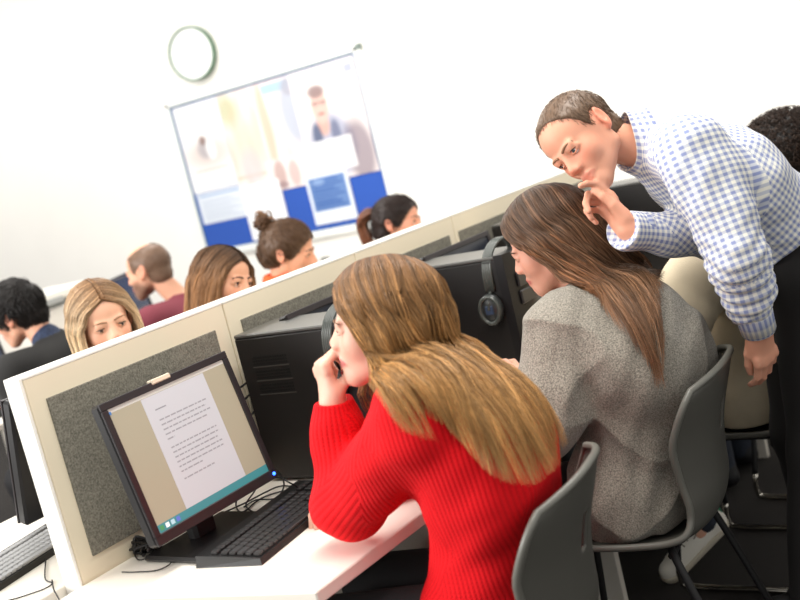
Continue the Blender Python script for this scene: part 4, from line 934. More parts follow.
# ---------------- woman in the red jumper
def red_woman():
    H = gaze_head(386, 322, 2.25, (-.97, -.13, -.20), (-.16, .97, .16), 1.0)
    root = thing('person', (1.76, 1.2, 0), 'person in a red ribbed jumper with long light brown hair, chin resting on a hand', 'person')
    el = P(350, 506, 2.33); wr = P(333, 402, 2.30); el[2] = max(el[2], .73+.066)
    J = seated(1.79, 1.27, P(424, 390, 2.20), H.c, skull_pt(H), shL=P(418, 415, 2.10), shR=P(450, 398, 2.37), elL=el, wrL=wr, elR=V3(2.02, 1.50, .80), wrR=V3(1.86, 1.63, .79), chest=V3(1.765, 1.205, .87), pelz=.55)
    d = CB(-.28, .95, .05); tips = []
    def ex(S):
        tips.extend(hand_prims(S, wr+d*.002, d, CB(.87, .0, -.42), CB(.45, .1, .85), curls=[(58, 62, 38), (66, 66, 40), (75, 72, 45), (82, 80, 45)], sc=.92, thumb_in=1.1))
        hand_prims(S, J['wrR'], unit(V3(-.6, .5, -.1)), V3(0, 0, -1), V3(-1, 0, 0), sc=.92)
    col = head_colour(H, (232, 182, 160), (205, 110, 112), flush=.3)
    b = body(J, H, root, None, .0035, extra=ex, slim=.92, colf=col, armr=.044)
    nails(tips, CB(.87, .0, -.42), b, (170, 26, 50))
    eyes(H, b, (80, 60, 45), (120, 90, 65), look=(1, 0, -.45), lid=.6)
    f1 = wob(21, .006, 22, unit(J['neck']-J['pelvis'])); f2 = wob(22, .002, 60)
    rib = .0165
    def disp(X): return f1(X)+f2(X)
    knit = knit_mat('red_knit', (222, 16, 26), .0098, .55, .10)
    def ex2(S):
        for q in 'LR':
            a = unit(J['wr'+q]-J['el'+q]); S.cap(J['wr'+q]-a*.085, J['wr'+q]-a*.0, .047, .043, .012); S.cap(J['sh'+q], J['el'+q], .072 if q == 'L' else .058, .066, .04); S.cap(J['el'+q], J['wr'+q]-a*.06, .064, .047, .03)
        S.cap(J['pelvis']+V3(0, 0, -.02), J['chest'], .15, .15, .05, J['facing'], .80)
    sw = cloth_top('jumper', J, root, knit, .016, .0042, disp, cuff=.0, extra=ex2, uv=True, neckr=.062, hem=(V3(0, 0, .478), (0, 0, -1)), neckcut=.02)
    cloth_legs('trousers', J, root, mat('black_denim', (20, 19, 22), .8), .012, .006)
    shoes(J, root, mat('shoe_black', (24, 24, 26), .5))
    # hair
    A_ = Acc(); c0, c1 = (118, 84, 55), (186, 140, 84)
    v, f = hair_cap(A_, H, (118, 86, 58), .005, kf=.006, front=(.10, 0, -.045, .078, .080, .108), low=-.06)
    W = H.w
    bk = lambda px, py, d: P(px, py, d)
    def lane(start, pts): return headlane(H, start)+pts
    top = .120
    # locks from the parting, over the near (left) side of the head, behind the shoulder and down the back
    L = [
     lane([(.086, .008, .092), (.070, .055, .055), (.034, .080, .0), (.008, .086, -.05)], [bk(384, 380, 2.11), bk(392, 392, 2.06), bk(402, 404, 2.05)]),
     lane([(.062, .004, .112), (.045, .068, .06), (.022, .088, .0), (.005, .092, -.05)], [bk(402, 376, 2.10), bk(430, 402, 2.04), bk(448, 430, 2.02)]),
     lane([(.035, .002, .125), (.015, .076, .065), (-.01, .094, .0), (-.03, .096, -.055)], [bk(428, 374, 2.09), bk(458, 410, 2.03), bk(480, 466, 2.0)]),
     lane([(.0, .0, .129), (-.025, .075, .065), (-.05, .088, .0), (-.068, .086, -.055)], [bk(448, 374, 2.10), bk(484, 416, 2.03), bk(510, 484, 2.0)]),
     lane([(-.035, .0, .125), (-.065, .062, .065), (-.088, .068, .0), (-.10, .062, -.055)], [bk(466, 370, 2.13), bk(506, 418, 2.06), bk(536, 484, 2.02)]),
     lane([(-.065, .0, .111), (-.098, .03, .065), (-.118, .03, .0), (-.125, .028, -.055)], [bk(480, 364, 2.17), bk(522, 410, 2.10), bk(552, 472, 2.06)]),
     lane([(-.078, -.005, .101), (-.112, -.01, .06), (-.13, -.012, .0), (-.132, -.012, -.055)], [bk(484, 356, 2.23), bk(524, 400, 2.16), bk(556, 460, 2.12)]),
     lane([(-.07, -.02, .103), (-.10, -.045, .06), (-.118, -.05, .0), (-.118, -.05, -.055)], [bk(482, 350, 2.29), bk(514, 390, 2.24), bk(548, 446, 2.2)])]
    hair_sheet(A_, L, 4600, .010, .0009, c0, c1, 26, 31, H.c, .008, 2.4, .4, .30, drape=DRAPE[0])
    R_ = [lane([(.085, .004, .09), (.07, -.05, .055), (.05, -.076, .0), (.03, -.084, -.06)], [bk(360, 388, 2.34), bk(372, 420, 2.34)]),
          lane([(.04, .0, .12), (.02, -.075, .06), (-.01, -.092, .0), (-.03, -.092, -.06)], [bk(424, 376, 2.36), bk(450, 415, 2.36)]),
          lane([(-.03, .0, .122), (-.05, -.07, .06), (-.08, -.075, .0), (-.09, -.075, -.06)], [bk(462, 356, 2.33), bk(494, 392, 2.31)])]
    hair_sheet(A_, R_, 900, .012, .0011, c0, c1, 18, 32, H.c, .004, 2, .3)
    # finer locks falling in front of the shoulder
    F_ = [lane([(.088, .02, .08), (.074, .058, .045), (.044, .080, .0), (.022, .085, -.05)], [bk(378, 382, 2.11), bk(388, 398, 2.05), bk(404, 432, 2.01)]),
          lane([(.07, .02, .1), (.052, .066, .05), (.028, .086, .0), (.005, .09, -.05)], [bk(392, 378, 2.10), bk(414, 402, 2.04), bk(430, 440, 2.0)])]
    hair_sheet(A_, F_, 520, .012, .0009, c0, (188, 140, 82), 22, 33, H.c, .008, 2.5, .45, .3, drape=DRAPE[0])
    A_.build('hair', HAIRM(), root, True)
red_woman()

# ---------------- woman in the grey coat
def grey_woman():
    H = gaze_head(550.5, 240, 2.83, (-.78, -.42, -.45), (-.48, .87, .05), 1.0)
    root = thing('person', (2.46, 1.22, 0), 'person in a heather grey woollen jumper with long dark brown hair, seated mid-picture', 'person')
    J = seated(2.46, 1.25, P(585, 305, 2.86), H.c, skull_pt(H), shL=P(566, 335, 2.70), shR=P(644, 314, 3.0), elL=P(545, 425, 2.66), wrL=V3(2.43, 1.50, .79), elR=V3(2.72, 1.42, .80), wrR=V3(2.60, 1.56, .78), chest=V3(2.45, 1.165, .86), pelz=.56)
    def ex(S):
        hand_prims(S, J['wrL'], unit(P(511, 372, 2.96)-J['wrL']), V3(0, 0, -1), V3(1, 0, 0), curl=(25, 35, 20), sc=.95)
        hand_prims(S, J['wrR'], unit(V3(-.3, .8, -.1)), V3(0, 0, -1), V3(-1, 0, 0), curl=(25, 35, 20), sc=.95)
    b = body(J, H, root, None, .0035, extra=ex, slim=.95, colf=head_colour(H, (222, 166, 142), (190, 100, 96)))
    eyes(H, b, (70, 50, 35), (66, 46, 34), lid=.7, look=(1, 0, -.5))
    f0 = wob(41, 1., 15, unit(J['neck']-J['pelvis'])); f2 = wob(42, .003, 48)
    f1 = lambda X: .015*(.85-np.abs(np.tanh(f0(X)*1.3)))
    wool = mat('heather_wool', (146, 140, 128), .95, noise=(300, .6, 9), bump=(420, .8), sheen=.2)
    def ex2(S):
        S.cap(J['pelvis']+V3(0, 0, -.03), J['chest'], .15, .145, .05, J['facing'], .82); S.cap(J['chest'], J['neck']*.75+J['chest']*.25, .145, .10, .05, J['facing'], .75)
        for q in 'LR': S.cap(J['sh'+q], J['el'+q], .072, .068, .05); S.cap(J['el'+q], J['wr'+q], .066, .048, .03)
        ax = unit(J['skull']-J['neck']); S.cap(J['neck']-ax*.01, J['neck']+ax*.03, .074, .070, .02)
    cloth_top('jumper', J, root, wool, .026, .0045, lambda X: f1(X)+f2(X), cuff=.02, extra=ex2, neckr=.066, hem=(V3(0, 0, .470), (0, 0, -1)), neckcut=.035)
    cloth_legs('trousers', J, root, mat('black_denim'), .012, .006); shoes(J, root, mat('shoe_black'))
    A_ = Acc(); c0, c1 = (74, 56, 44), (136, 100, 72); v, f = hair_cap(A_, H, (64, 48, 38), .005, kf=.006, front=(.105, 0, -.045, .078, .080, .105), low=-.05)
    # curled locks
    W = H.w; bk = P
    def lane(st, pts): return headlane(H, st)+pts
    L = [lane([(.09, .008, .088), (.070, .055, .055), (.036, .080, .012), (.008, .088, -.04)], [bk(572, 296, 2.72)]),
         lane([(.06, .008, .11), (.04, .072, .06), (.008, .092, .012), (-.02, .098, -.04)], [bk(588, 292, 2.70), bk(598, 312, 2.66)]),
         lane([(.03, .004, .124), (.01, .08, .065), (-.02, .096, .005), (-.045, .096, -.055)], [bk(608, 300, 2.68), bk(630, 335, 2.62), bk(644, 366, 2.6)]),
         lane([(.0, .0, .129), (-.03, .078, .065), (-.06, .09, .0), (-.078, .085, -.06)], [bk(622, 296, 2.70), bk(640, 326, 2.64), bk(650, 378, 2.6)]),
         lane([(-.035, .0, .125), (-.07, .062, .065), (-.098, .068, .0), (-.11, .06, -.06)], [bk(630, 284, 2.75), bk(642, 300, 2.7), bk(648, 330, 2.66)]),
         lane([(-.065, .0, .11), (-.105, .02, .06), (-.128, .02, .0), (-.13, .015, -.05)], [bk(634, 262, 2.83), bk(648, 278, 2.8), bk(654, 296, 2.78)]),
         lane([(-.07, -.02, .105), (-.105, -.04, .06), (-.122, -.045, .0), (-.12, -.045, -.06)], [bk(634, 250, 2.93), bk(646, 272, 2.92)])]
    hair_sheet(A_, L, 3000, .018, .00115, c0, c1, 24, 51, H.c, .007, 2.4, .3, .3, drape=DRAPE[0])
    F_ = [lane([(.088, .018, .085), (.066, .066, .05), (.028, .088, .0), (-.002, .092, -.04)], [bk(578, 288, 2.70), bk(584, 300, 2.68), bk(600, 296, 2.66)]),
          lane([(.05, .02, .115), (.03, .08, .05), (.0, .098, .0), (-.02, .098, -.04)], [bk(598, 286, 2.67), bk(620, 306, 2.64), bk(640, 352, 2.6)]),
          lane([(.02, .02, .12), (-.02, .085, .05), (-.05, .095, .0), (-.07, .09, -.05)], [bk(618, 296, 2.66), bk(634, 332, 2.62), bk(656, 386, 2.58)])]
    hair_sheet(A_, F_, 700, .012, .0011, (84, 60, 44), (148, 100, 62), 24, 52, H.c, .010, 2.6, .35, .3, drape=DRAPE[0])
    R_ = [lane([(.085, .004, .09), (.07, -.05, .055), (.05, -.078, .0), (.03, -.086, -.06)], [bk(575, 290, 2.98)]),
          lane([(.0, .0, .126), (-.02, -.08, .06), (-.05, -.092, .0), (-.07, -.09, -.06)], [bk(628, 272, 3.0)]),
          lane([(-.06, .0, .11), (-.09, -.06, .06), (-.11, -.065, .0), (-.11, -.065, -.06)], [bk(640, 268, 2.98)])]
    hair_sheet(A_, R_, 700, .012, .0012, c0, c1, 16, 53, H.c, .005, 2, .3)
    A_.build('hair', HAIRM(), root, True)
grey_woman()

# ---------------- standing man
def standing_man():
    H = gaze_head(584, 139, 2.74, (-.54, -.60, .59), (-.78, .62, -.09), .98)
    root = thing('person', (2.77, .96, 0), 'standing person in a blue and white gingham shirt, leaning over, finger at the lip', 'person')
    shL = P(691, 150, 2.58); shR = P(676, 166, 2.93); J = dict(facing=CB(-.7, -.65, -.2))
    J['pelvis'] = P(803, 262, 2.84); J['neck'] = P(643, 143, 2.76); J['chest'] = P(730, 187, 2.74); J['waist'] = P(785, 230, 2.80)
    J['skull'] = H.w(-.035, 0, -.03); J['shL'] = shL; J['shR'] = shR
    J['elL'] = P(737, 258, 2.54); J['wrL'] = P(759, 331, 2.62); J['elR'] = P(716, 234, 2.86); J['wrR'] = P(628, 229, 2.67)
    hl = unit(V3(-.5, .86, 0)); hl = unit(np.cross(V3(0, 0, 1), unit(V3(J['facing'][0], J['facing'][1], 0))))
    J['hipL'] = J['pelvis']+hl*.09-V3(0, 0, .03); J['hipR'] = J['pelvis']-hl*.09-V3(0, 0, .03)
    ff = unit(V3(J['facing'][0], J['facing'][1], 0))
    for q, s_ in (('L', 1), ('R', -1)):
        J['kn'+q] = J['hip'+q]*.5+V3(2.77, .96, 0)*.5+hl*s_*.05; J['kn'+q][2] = .52; J['an'+q] = V3(2.77, .96, .09)+hl*s_*.11+ff*(.05*s_); J['toe'+q] = J['an'+q]+ff*.18; J['toe'+q][2] = .035
    dR = CB(-.6, .75, -.2); dL = CB(.32, -.9, -.35)
    def ex(S):
        hand_prims(S, J['wrR']+dR*.006, dR, CB(-.8, -.3, .5), CB(.33, .48, .8), curls=[(22, 38, 22), (52, 70, 35), (58, 74, 38), (64, 78, 40)], sc=.97, tdir=(1, .22, .25))
        hand_prims(S, J['wrL'], dL, CB(-.3, 0, -.95), CB(-.9, -.2, .2), curls=[(18, 25, 15), (20, 28, 16), (24, 30, 18), (28, 34, 20)], sc=.93, spread=1., tdir=(1, .35, .3))
    col = head_colour(H, (222, 160, 132), (202, 128, 108), beard=((176, 138, 118), .18), flush=.42)
    b = body(J, H, root, None, .0035, male=True, extra=ex, colf=col, armr=.05, lid=.5)
    eyes(H, b, (70, 74, 76), (150, 112, 84), lid=.5, browr=.0034, look=(1, .0, -.25))
    ax = unit(J['neck']-J['pelvis']); f1 = wob(61, .007, 20, ax); f2 = wob(62, .0022, 55)
    aE = J['wrL']-J['elL']
    def disp(X):
        d = f1(X)+f2(X)
        t = (X-J['elL'])@unit(aE); w = np.exp(-((np.linalg.norm(X-(J['elL']+.05*unit(aE)), axis=1))/.12)**2)
        return d+.004*w*np.sin(t*190+2*np.sin(X@V3(30, 20, 10)))
    def ex2(S):
        S.cap(J['waist'], J['chest'], .135, .16, .05, J['facing'], .78)
        for q in 'LR': S.cap(J['sh'+q], J['el'+q], .074, .058, .05); S.cap(J['el'+q], J['wr'+q], .056, .036, .03)
    def rearm(S): S.cap(J['shL'], J['elL'], .074, .058, .02); S.cap(J['elL'], J['wrL'], .057, .038, .02)
    shirt = cloth_top('shirt', J, root, gingham_mat(), .017, .0036, disp, cuff=.0, extra=ex2, uv=True, neckr=.058, neckcut=.0, post=rearm, hem=(J['pelvis']+ax*.115, -ax+V3(0, 0, -.25)))
    # collar: a folded band around the neck
    ax2 = unit(J['skull']-J['neck']); fr = unit(H.f-ax2*(H.f@ax2)); sd = np.cross(ax2, fr); A_ = Acc(); rows = []
    bc = J['neck']+ax2*.026
    for k in range(41):
        th = -PI+.0+2*PI*k/40; th2 = th; d = fr*math.cos(th2)+sd*math.sin(th2); pt = abs(math.cos(th/2))**6
        rows.append([bc+d*.066-ax2*(.01+.03*pt), bc+d*.066+ax2*(.026-.03*pt), bc+d*.071+ax2*(.028-.03*pt), bc+d*(.086+.016*pt)-ax2*(.022+.055*pt)])
    v = np.array(rows); m = 4; f = np.array([[i*m+j, i*m+j+1, (i+1)*m+j+1, (i+1)*m+j] for i in range(40) for j in range(3)]); A_.add(v.reshape(-1, 3), f)
    uvc = np.array([[(i_*.0105, (0, .036, .042, .098)[j_]) for (i_, j_) in ((i, j), (i, j+1), (i+1, j+1), (i+1, j))] for i in range(40) for j in range(3)]).reshape(-1, 2)
    co = A_.build('collar', bpy.data.materials['gingham'], shirt, True, uvc); md = co.modifiers.new('s', 'SOLIDIFY'); md.thickness = .003
    # cuff of the raised sleeve
    for q in 'RL':
        a = unit(J['wr'+q]-J['el'+q]); e = J['wr'+q]; A_ = Acc(); A_.tube([e-a*.058, e-a*.05, e-a*.004, e+a*.002, e-a*.006], [.040, .043, .040, .038, .036], 28, cap=False)
        n_ = 28; L_ = []; uvq = []
        for i in range(4):
            for k in range(n_): uvq += [(.0102*k, .014*i), (.0102*(k+1), .014*i), (.0102*(k+1), .014*(i+1)), (.0102*k, .014*(i+1))]
        A_.build('cuff', bpy.data.materials['gingham'], shirt, True, np.array(uvq))
    trm = mat('black_trousers', (26, 23, 22), .85, noise=(300, .1))
    S = Solid(); S.cap(J['pelvis']+ax*.0-hl*.05, J['pelvis']+ax*.0+hl*.05, .137, None, .05, J['facing'], .85)
    for q in 'LR': S.cap(J['hip'+q], J['kn'+q], .105, .085, .05); S.cap(J['kn'+q], J['an'+q], .085, .062, .03)
    S.cap(J['pelvis'], J['pelvis']+ax*.16, .142, .142, .05, J['facing'], .8); S.half(J['pelvis']+ax*.15, ax, .004, 's'); g1 = wob(71, .004, 14)
    build_solid('trousers', trm, root, S, .006, g1)
    S = Solid(); S.cap(J['pelvis'], J['pelvis']+ax*.2, .149, .149, .05, J['facing'], .8); S.half(J['pelvis']+ax*.145, ax, .002, 's'); S.half(J['pelvis']+ax*.112, -ax, .002, 's')
    build_solid('belt', mat('belt_leather', (30, 24, 20), .4), root, S, .005)
    shoes(J, root, mat('shoe_black'))
    A_ = Acc(); hc = (104, 82, 64)
    v, f = hair_cap(A_, H, hc, .0048, cuts=(((-.006, .085, -.006), (.027, .03, .036)), ((-.006, -.085, -.006), (.027, .03, .036))), h=.0035, rough=.0006, low=-.052, face=False, plane=((.028, 0, .012), (.90, 0, -.43)))
    keep = v
    short_hairs(A_, H, keep, 6000, .012, .0005, lambda p: unit_rows(hair_flow(H, p)), hc, 4, .02, .25)
    A_.build('hair', HAIRM(), root, True)
def unit_rows(x): return x/(np.linalg.norm(x, axis=1)[:, None]+1e-9)
def hair_flow(H, p):
    Y = H.loc(p); top = np.clip(Y[:, 2]/.1, 0, 1)[:, None]
    d = top*np.array([.9, .25, .0])+(1-top)*np.array([-.35, 0, -1.]); return d@H.M.T
standing_man()

# ---------------- beige jumper and curly hair (mostly behind the standing man)
def simple_person(label, H, J, skin, topm, hairf, male=False, h=.005, lip=(190, 110, 104), eye=(60, 44, 34), brow=(60, 44, 34), lid=.5, look=(1, 0, -.2), trm=None, g=.014, beard=None, scalp=None, neckcut=.02, disp=None, extra=None, hem=None, top='jumper', loc=None, shm=None, armr=.046, hand=True, flush=.3, hcloth=.006):
    root = thing('person', loc if loc is not None else (J['pelvis'][0], J['pelvis'][1], 0), label, 'person')
    def ex(S):
        if hand:
            for q, s_ in (('L', 1), ('R', -1)):
                hand_prims(S, J['wr'+q], unit(J['wr'+q]-J['el'+q]+V3(0, 0, -.02)), V3(0, 0, -1), (J['shR']-J['shL'])*s_, curl=(20, 28, 15), sc=.97)
    b = body(J, H, root, None, h, male=male, extra=ex, colf=head_colour(H, skin, lip, beard=beard, scalp=scalp, flush=flush), armr=armr)
    eyes(H, b, eye, brow, lid=lid, look=look)
    tp = cloth_top(top, J, root, topm, g, hcloth, disp or wob(int(H.c[0]*100), .004, 22), cuff=.01, neckcut=neckcut, extra=extra, hem=(J['pelvis']+V3(0, 0, -.06), (0, 0, -1)) if hem is None else hem)
    cloth_legs('trousers', J, root, trm or mat('blue_jeans', (38, 44, 56), .85, noise=(200, .2)), .012, .008)
    shoes(J, root, shm or mat('shoe_black'), .008)
    A_ = Acc(); hairf(A_); A_.build('hair', HAIRM(), root, True)
    return root
def curly(A_, H, n=2600, R=.06, col=(34, 25, 20)):
    rng = np.random.default_rng(8); v, f = hair_cap(A_, H, (22, 17, 14), .026, adds=(((-.03, 0, .045), (.115, .10, .10)),), low=-.06)
    i = rng.integers(0, len(v), n); p = v[i]; nr = unit_rows(p-H.w(-.02, 0, .03)); T = 14; u = np.linspace(0, 2.4*PI, T); e1 = unit_rows(rng.normal(size=(n, 3))); e1 = unit_rows(e1-nr*(e1*nr).sum(1)[:, None]); e2 = np.cross(nr, e1); r = rng.uniform(.004, .009, (n, 1, 1))
    path = p[:, None]+nr[:, None]*(np.linspace(-.006, .02, T)[None, :, None])+r*(e1[:, None]*np.cos(u)[None, :, None]+e2[:, None]*np.sin(u)[None, :, None])
    strand_mesh(A_, path, .0016, col, (58, 42, 32), .25, rng)
def beige_person():
    jm = mat('beige_wool', (222, 207, 178), .95, noise=(16, .05), bump=(260, .3)); H = Head(V3(3.27, 1.23, 1.17), V3(-.2, .95, -.25), V3(0, .2, 1.))
    J = seated(3.20, 1.20, (3.22, 1.17, 1.04), H.c, skull_pt(H), chest=V3(3.17, 1.15, .88), pelz=.56, elL=P(682, 318, 3.05), wrL=V3(3.0, 1.60, .79), elR=V3(3.42, 1.42, .82), wrR=V3(3.2, 1.6, .79), ank={'L': (P(728, 520, 3.52), P(668, 566, 3.50)), 'R': (V3(3.3, 1.62, .09), V3(3.3, 1.78, .03))})
    J['anL'] = V3(3.13, 1.42, .178); J['toeL'] = V3(3.041, 1.479, .06); J['knL'] = V3(3.08, 1.62, .50)
    f = wob(81, .011, 16)
    def ex(S):
        S.cap(J['pelvis']+V3(0, 0, -.03), J['chest'], .165, .17, .05, J['facing'], .85)
        for q in 'LR': S.cap(J['sh'+q], J['el'+q], .085, .08, .05); S.cap(J['el'+q], J['wr'+q], .07, .05, .03)
    r = simple_person('seated person in a loose beige jumper and jeans, mostly hidden behind the standing man', H, J, (210, 160, 135), jm, lambda A_: short_hair(A_, H, (60, 44, 34)), extra=ex, g=.02, disp=f, shm=mat('white_trainer', (226, 222, 210), .6), hcloth=.005, hem=(V3(0, 0, .485), (0, 0, -1)))
    return r, J
def short_hair(A_, H, col, length=.03, n=1800, lift=.25, r=.0012, comb=None, cuts=(), inf=.010, seed=5, front=(.105, 0, -.045, .078, .082, .105)):
    v, f = hair_cap(A_, H, tuple(x*.85 for x in col), inf, cuts=(((-.012, .088, -.012), (.026, .03, .032)), ((-.012, -.088, -.012), (.026, .03, .032)))+tuple(cuts), low=-.05, front=front)
    short_hairs(A_, H, v, n, length, r, comb or (lambda p: unit_rows(hair_flow(H, p))), col, seed, lift, .22)
rb, JB = beige_person()
def trainer():
    """the visible white trainer, heel lifted: upper, sole, laces and green heel tab"""
    old = [o for o in rb.children if o.name.startswith('shoe')][0]; bpy.data.objects.remove(old)
    an = V3(3.13, 1.42, .165); d = unit((-.165, .11, -.085)); up = unit(V3(0, 0, 1)-d*d[2]); sd = np.cross(up, d); O = an-d*.06-up*.085
    w = lambda x, y, z: O+d*x+sd*y+up*z
    S = Solid(); S.cap(w(.035, 0, .034), w(.238, 0, .026), .038, .036, .02, up, .85); S.cap(w(.036, 0, .04), w(.048, 0, .078), .036, .037, .02); S.cap(w(.07, 0, .082), w(.205, 0, .034), .034, .028, .02); S.half(w(0, 0, .012), -up, .003, 's')
    S.cap(w(.058, 0, .10), w(.055, 0, .16), .030, .034, .006, op='s')
    m = mat('white_trainer', (226, 222, 210), .6); up_ = build_solid('trainer', m, rb, S, .004)
    S = Solid(); S.cap(w(.036, 0, .02), w(.238, 0, .016), .0415, .0395, .01, up, .8); S.half(w(0, 0, .022), up, .002, 's'); S.half(w(0, 0, -.004), -up, .002, 's'); build_solid('sole', mat('trainer_sole', (196, 188, 168), .7), up_, S, .004)
    a = Acc(); a.box((-.004, -.017, .045), (.004, .017, .108), (1, 1, 1), np.stack([d, sd, up], 1), w(.001, 0, 0), .003); a.build('heel_tab', mat('green_tab', (36, 120, 84), .6), up_)
    a = Acc()
    for k in range(6):
        x = .095+k*.018; z = .112-k*.0072; a.tube(spline([w(x, -.026, z-.020), w(x+.004, 0, z+.002), w(x, .026, z-.020)], 9), .0026, 6)
    a.tube(spline([w(.09, .0, .113), w(.10, .03, .105), w(.12, .042, .08), w(.135, .040, .07)], 12), .0022, 6)
    a.build('laces', mat('laces', (120, 114, 102), .8), up_)
trainer()
def curly_person():
    H = Head(P(783, 160, 3.66), V3(-.1, .98, -.1), V3(0, .08, 1.)); c = H.c
    J = seated(3.86, 1.18, c+V3(0, -.05, -.19), c, skull_pt(H), pelz=.55)
    simple_person('person with round black curly hair, only the hair showing above the standing man’s back', H, J, (170, 120, 95), mat('navy_top', (36, 40, 60), .9), lambda A_: curly(A_, H), hcloth=.007, h=.006)
curly_person()

# ---------------- people beyond the divider
def straight(A_, H, c0, c1, lanes, n=1400, seed=1, thick=.010, cap=(60, 45, 35), front=(.108, 0, -.04, .096, .090, .120), r=.0013, wave=.003):
    hair_cap(A_, H, cap, .005, kf=.006, front=front, low=-.05)
    for sgn in (1, -1):
        L = [headlane(H, [(x, y*sgn, z) for x, y, z in l]) for l in lanes]; hair_sheet(A_, L, n, thick, r, c0, c1, 20, seed+sgn, H.c, wave, 2, .2)
LONG = [[(.09, -.007, .088), (.078, .058, .05), (.066, .082, .0), (.060, .088, -.06), (.05, .086, -.14), (.045, .086, -.22)],
        [(.06, -.007, .112), (.045, .074, .06), (.03, .094, .0), (.02, .096, -.07), (.012, .096, -.15), (.005, .096, -.24)],
        [(.02, -.006, .126), (.0, .083, .065), (-.02, .1, .0), (-.03, .098, -.07), (-.035, .098, -.15), (-.04, .098, -.25)],
        [(-.03, -.005, .124), (-.06, .07, .06), (-.085, .078, .0), (-.09, .078, -.07), (-.092, .078, -.15), (-.094, .078, -.25)],
        [(-.07, .0, .105), (-.11, .02, .055), (-.13, .022, .0), (-.122, .024, -.07), (-.12, .025, -.15), (-.12, .025, -.25)]]
def far(px, py, d, fwd, up, sc=1.): return gaze_head(px, py, d, fwd, up, sc)
def back_people():
    # blonde, facing us, eyes on her screen
    H = far(103, 322, 3.40, (.50, -.12, .87), (-.22, .93, .28), 1.0); c = H.c
    J = seated(c[0]+.02, c[1]+.14, c+V3(-.0, .03, -.2), c, skull_pt(H), sg=-1, pelz=.55)
    simple_person('person with long blonde hair looking down, behind the divider above the lit monitor', H, J, (233, 180, 150), mat('plum_top', (70, 40, 52), .9), lambda A_: straight(A_, H, (138, 102, 70), (250, 224, 184), LONG, 2400, 101, cap=(112, 80, 54), r=.0012), brow=(176, 134, 104), eye=(70, 60, 50), lid=.8, look=(1, 0, -.5), h=.004)
    # brunette
    H = far(223, 283.5, 3.88, (.85, .0, .53), (.02, .99, .02), 1.0); c = H.c
    J = seated(c[0]-.0, c[1]+.12, c+V3(0, .03, -.2), c, skull_pt(H), sg=-1, pelz=.55)
    simple_person('person with long dark brown hair in profile, behind the second divider screen', H, J, (226, 168, 136), mat('dark_top', (60, 44, 40), .9), lambda A_: straight(A_, H, (56, 40, 30), (176, 128, 86), LONG, 1600, 111, cap=(52, 38, 30), r=.0013), brow=(96, 70, 54), lid=.45, look=(1, 0, -.15), h=.004)
    # bun
    H = far(288.5, 252, 4.5, (.98, -.07, .15), (.05, .97, .2), .99); c = H.c
    J = seated(c[0]-.02, c[1]+.12, c+V3(-.02, .05, -.19), c, skull_pt(H), sg=-1, pelz=.55)
    def bunhair(A_, H=H):
        v, f = hair_cap(A_, H, (92, 68, 50), .008, low=-.05, cuts=(((-.012, .088, -.012), (.024, .03, .03)), ((-.012, -.088, -.012), (.024, .03, .03))))
        tgt = H.w(-.095, 0, .105); short_hairs(A_, H, v, 3000, .055, .0011, lambda p: unit_rows(tgt-p), (98, 72, 52), 7, .05, .25, 7)
        rng = np.random.default_rng(5)
        for k in range(60):
            ax = unit(rng.normal(size=3)); e1 = unit(np.cross(ax, V3(.3, .5, .8))); e2 = np.cross(ax, e1); R = rng.uniform(.012, .030); cc = H.w(-.105, 0, .118)+rng.normal(0, .010, 3); u = np.linspace(0, 5.2, 18)
            strand_mesh(A_, np.array([[cc+R*(e1*math.cos(x)+e2*math.sin(x)) for x in u]]), .005, (96, 68, 48), (130, 96, 68), .2, rng)
    rt = simple_person('person with a curly brown topknot and an orange scarf, below the notice board', H, J, (226, 164, 130), mat('teal_jacket', (62, 104, 100), .85), bunhair, brow=(60, 44, 34), lid=.4, look=(1, 0, -.1), h=.004)
    S = Solid(); nk = J['neck']; ax = unit(J['skull']-J['neck'])
    for k in range(16):
        th = 2*PI*k/16; e1 = unit(np.cross(ax, V3(1, 0, 0))); e2 = np.cross(ax, e1); p = nk+ax*.085+(e1*math.cos(th)+e2*math.sin(th))*.066; S.cap(p, p+ax*.012, .021, .019, .01)
    build_solid('scarf', mat('orange_scarf', (228, 92, 40), .9), rt, S, .005, wob(5, .003, 60))
    # ponytail
    H = far(398, 224, 4.98, (.90, .12, .36), (-.12, .98, .0), 1.0); c = H.c
    J = seated(c[0]-.0, c[1]+.12, c+V3(0, .04, -.2), c, skull_pt(H), sg=-1, pelz=.55)
    def pony(A_, H=H):
        v, f = hair_cap(A_, H, (44, 32, 28), .007, low=-.05, cuts=(((-.012, .088, -.012), (.024, .03, .03)), ((-.012, -.088, -.012), (.024, .03, .03))))
        tgt = H.w(-.115, 0, .06); short_hairs(A_, H, v, 2200, .05, .0012, lambda p: unit_rows(tgt-p), (48, 35, 30), 7, .03, .2, 6)
        L = [[H.w(-.09, -.02, .06), H.w(-.13, -.025, .05), H.w(-.16, -.03, .02), H.w(-.15, -.03, -.04), H.w(-.13, -.03, -.10)], [H.w(-.09, .0, .075), H.w(-.14, .0, .075), H.w(-.175, .0, .03), H.w(-.165, .0, -.04), H.w(-.14, 0, -.11)], [H.w(-.09, .02, .06), H.w(-.13, .025, .05), H.w(-.16, .03, .02), H.w(-.15, .03, -.04), H.w(-.13, .03, -.10)]]
        hair_sheet(A_, L, 900, .02, .0014, (96, 60, 44), (140, 86, 56), 16, 9, None, .004, 2, .25)
    simple_person('person with dark hair in a ponytail at the right edge of the notice board', H, J, (224, 160, 130), mat('dark_top'), pony, brow=(44, 32, 28), lid=.4, look=(1, 0, -.15))
    # black-haired man
    H = far(17, 313, 4.42, (-.87, -.38, -.3), (-.42, .86, .25), 1.0); c = H.c
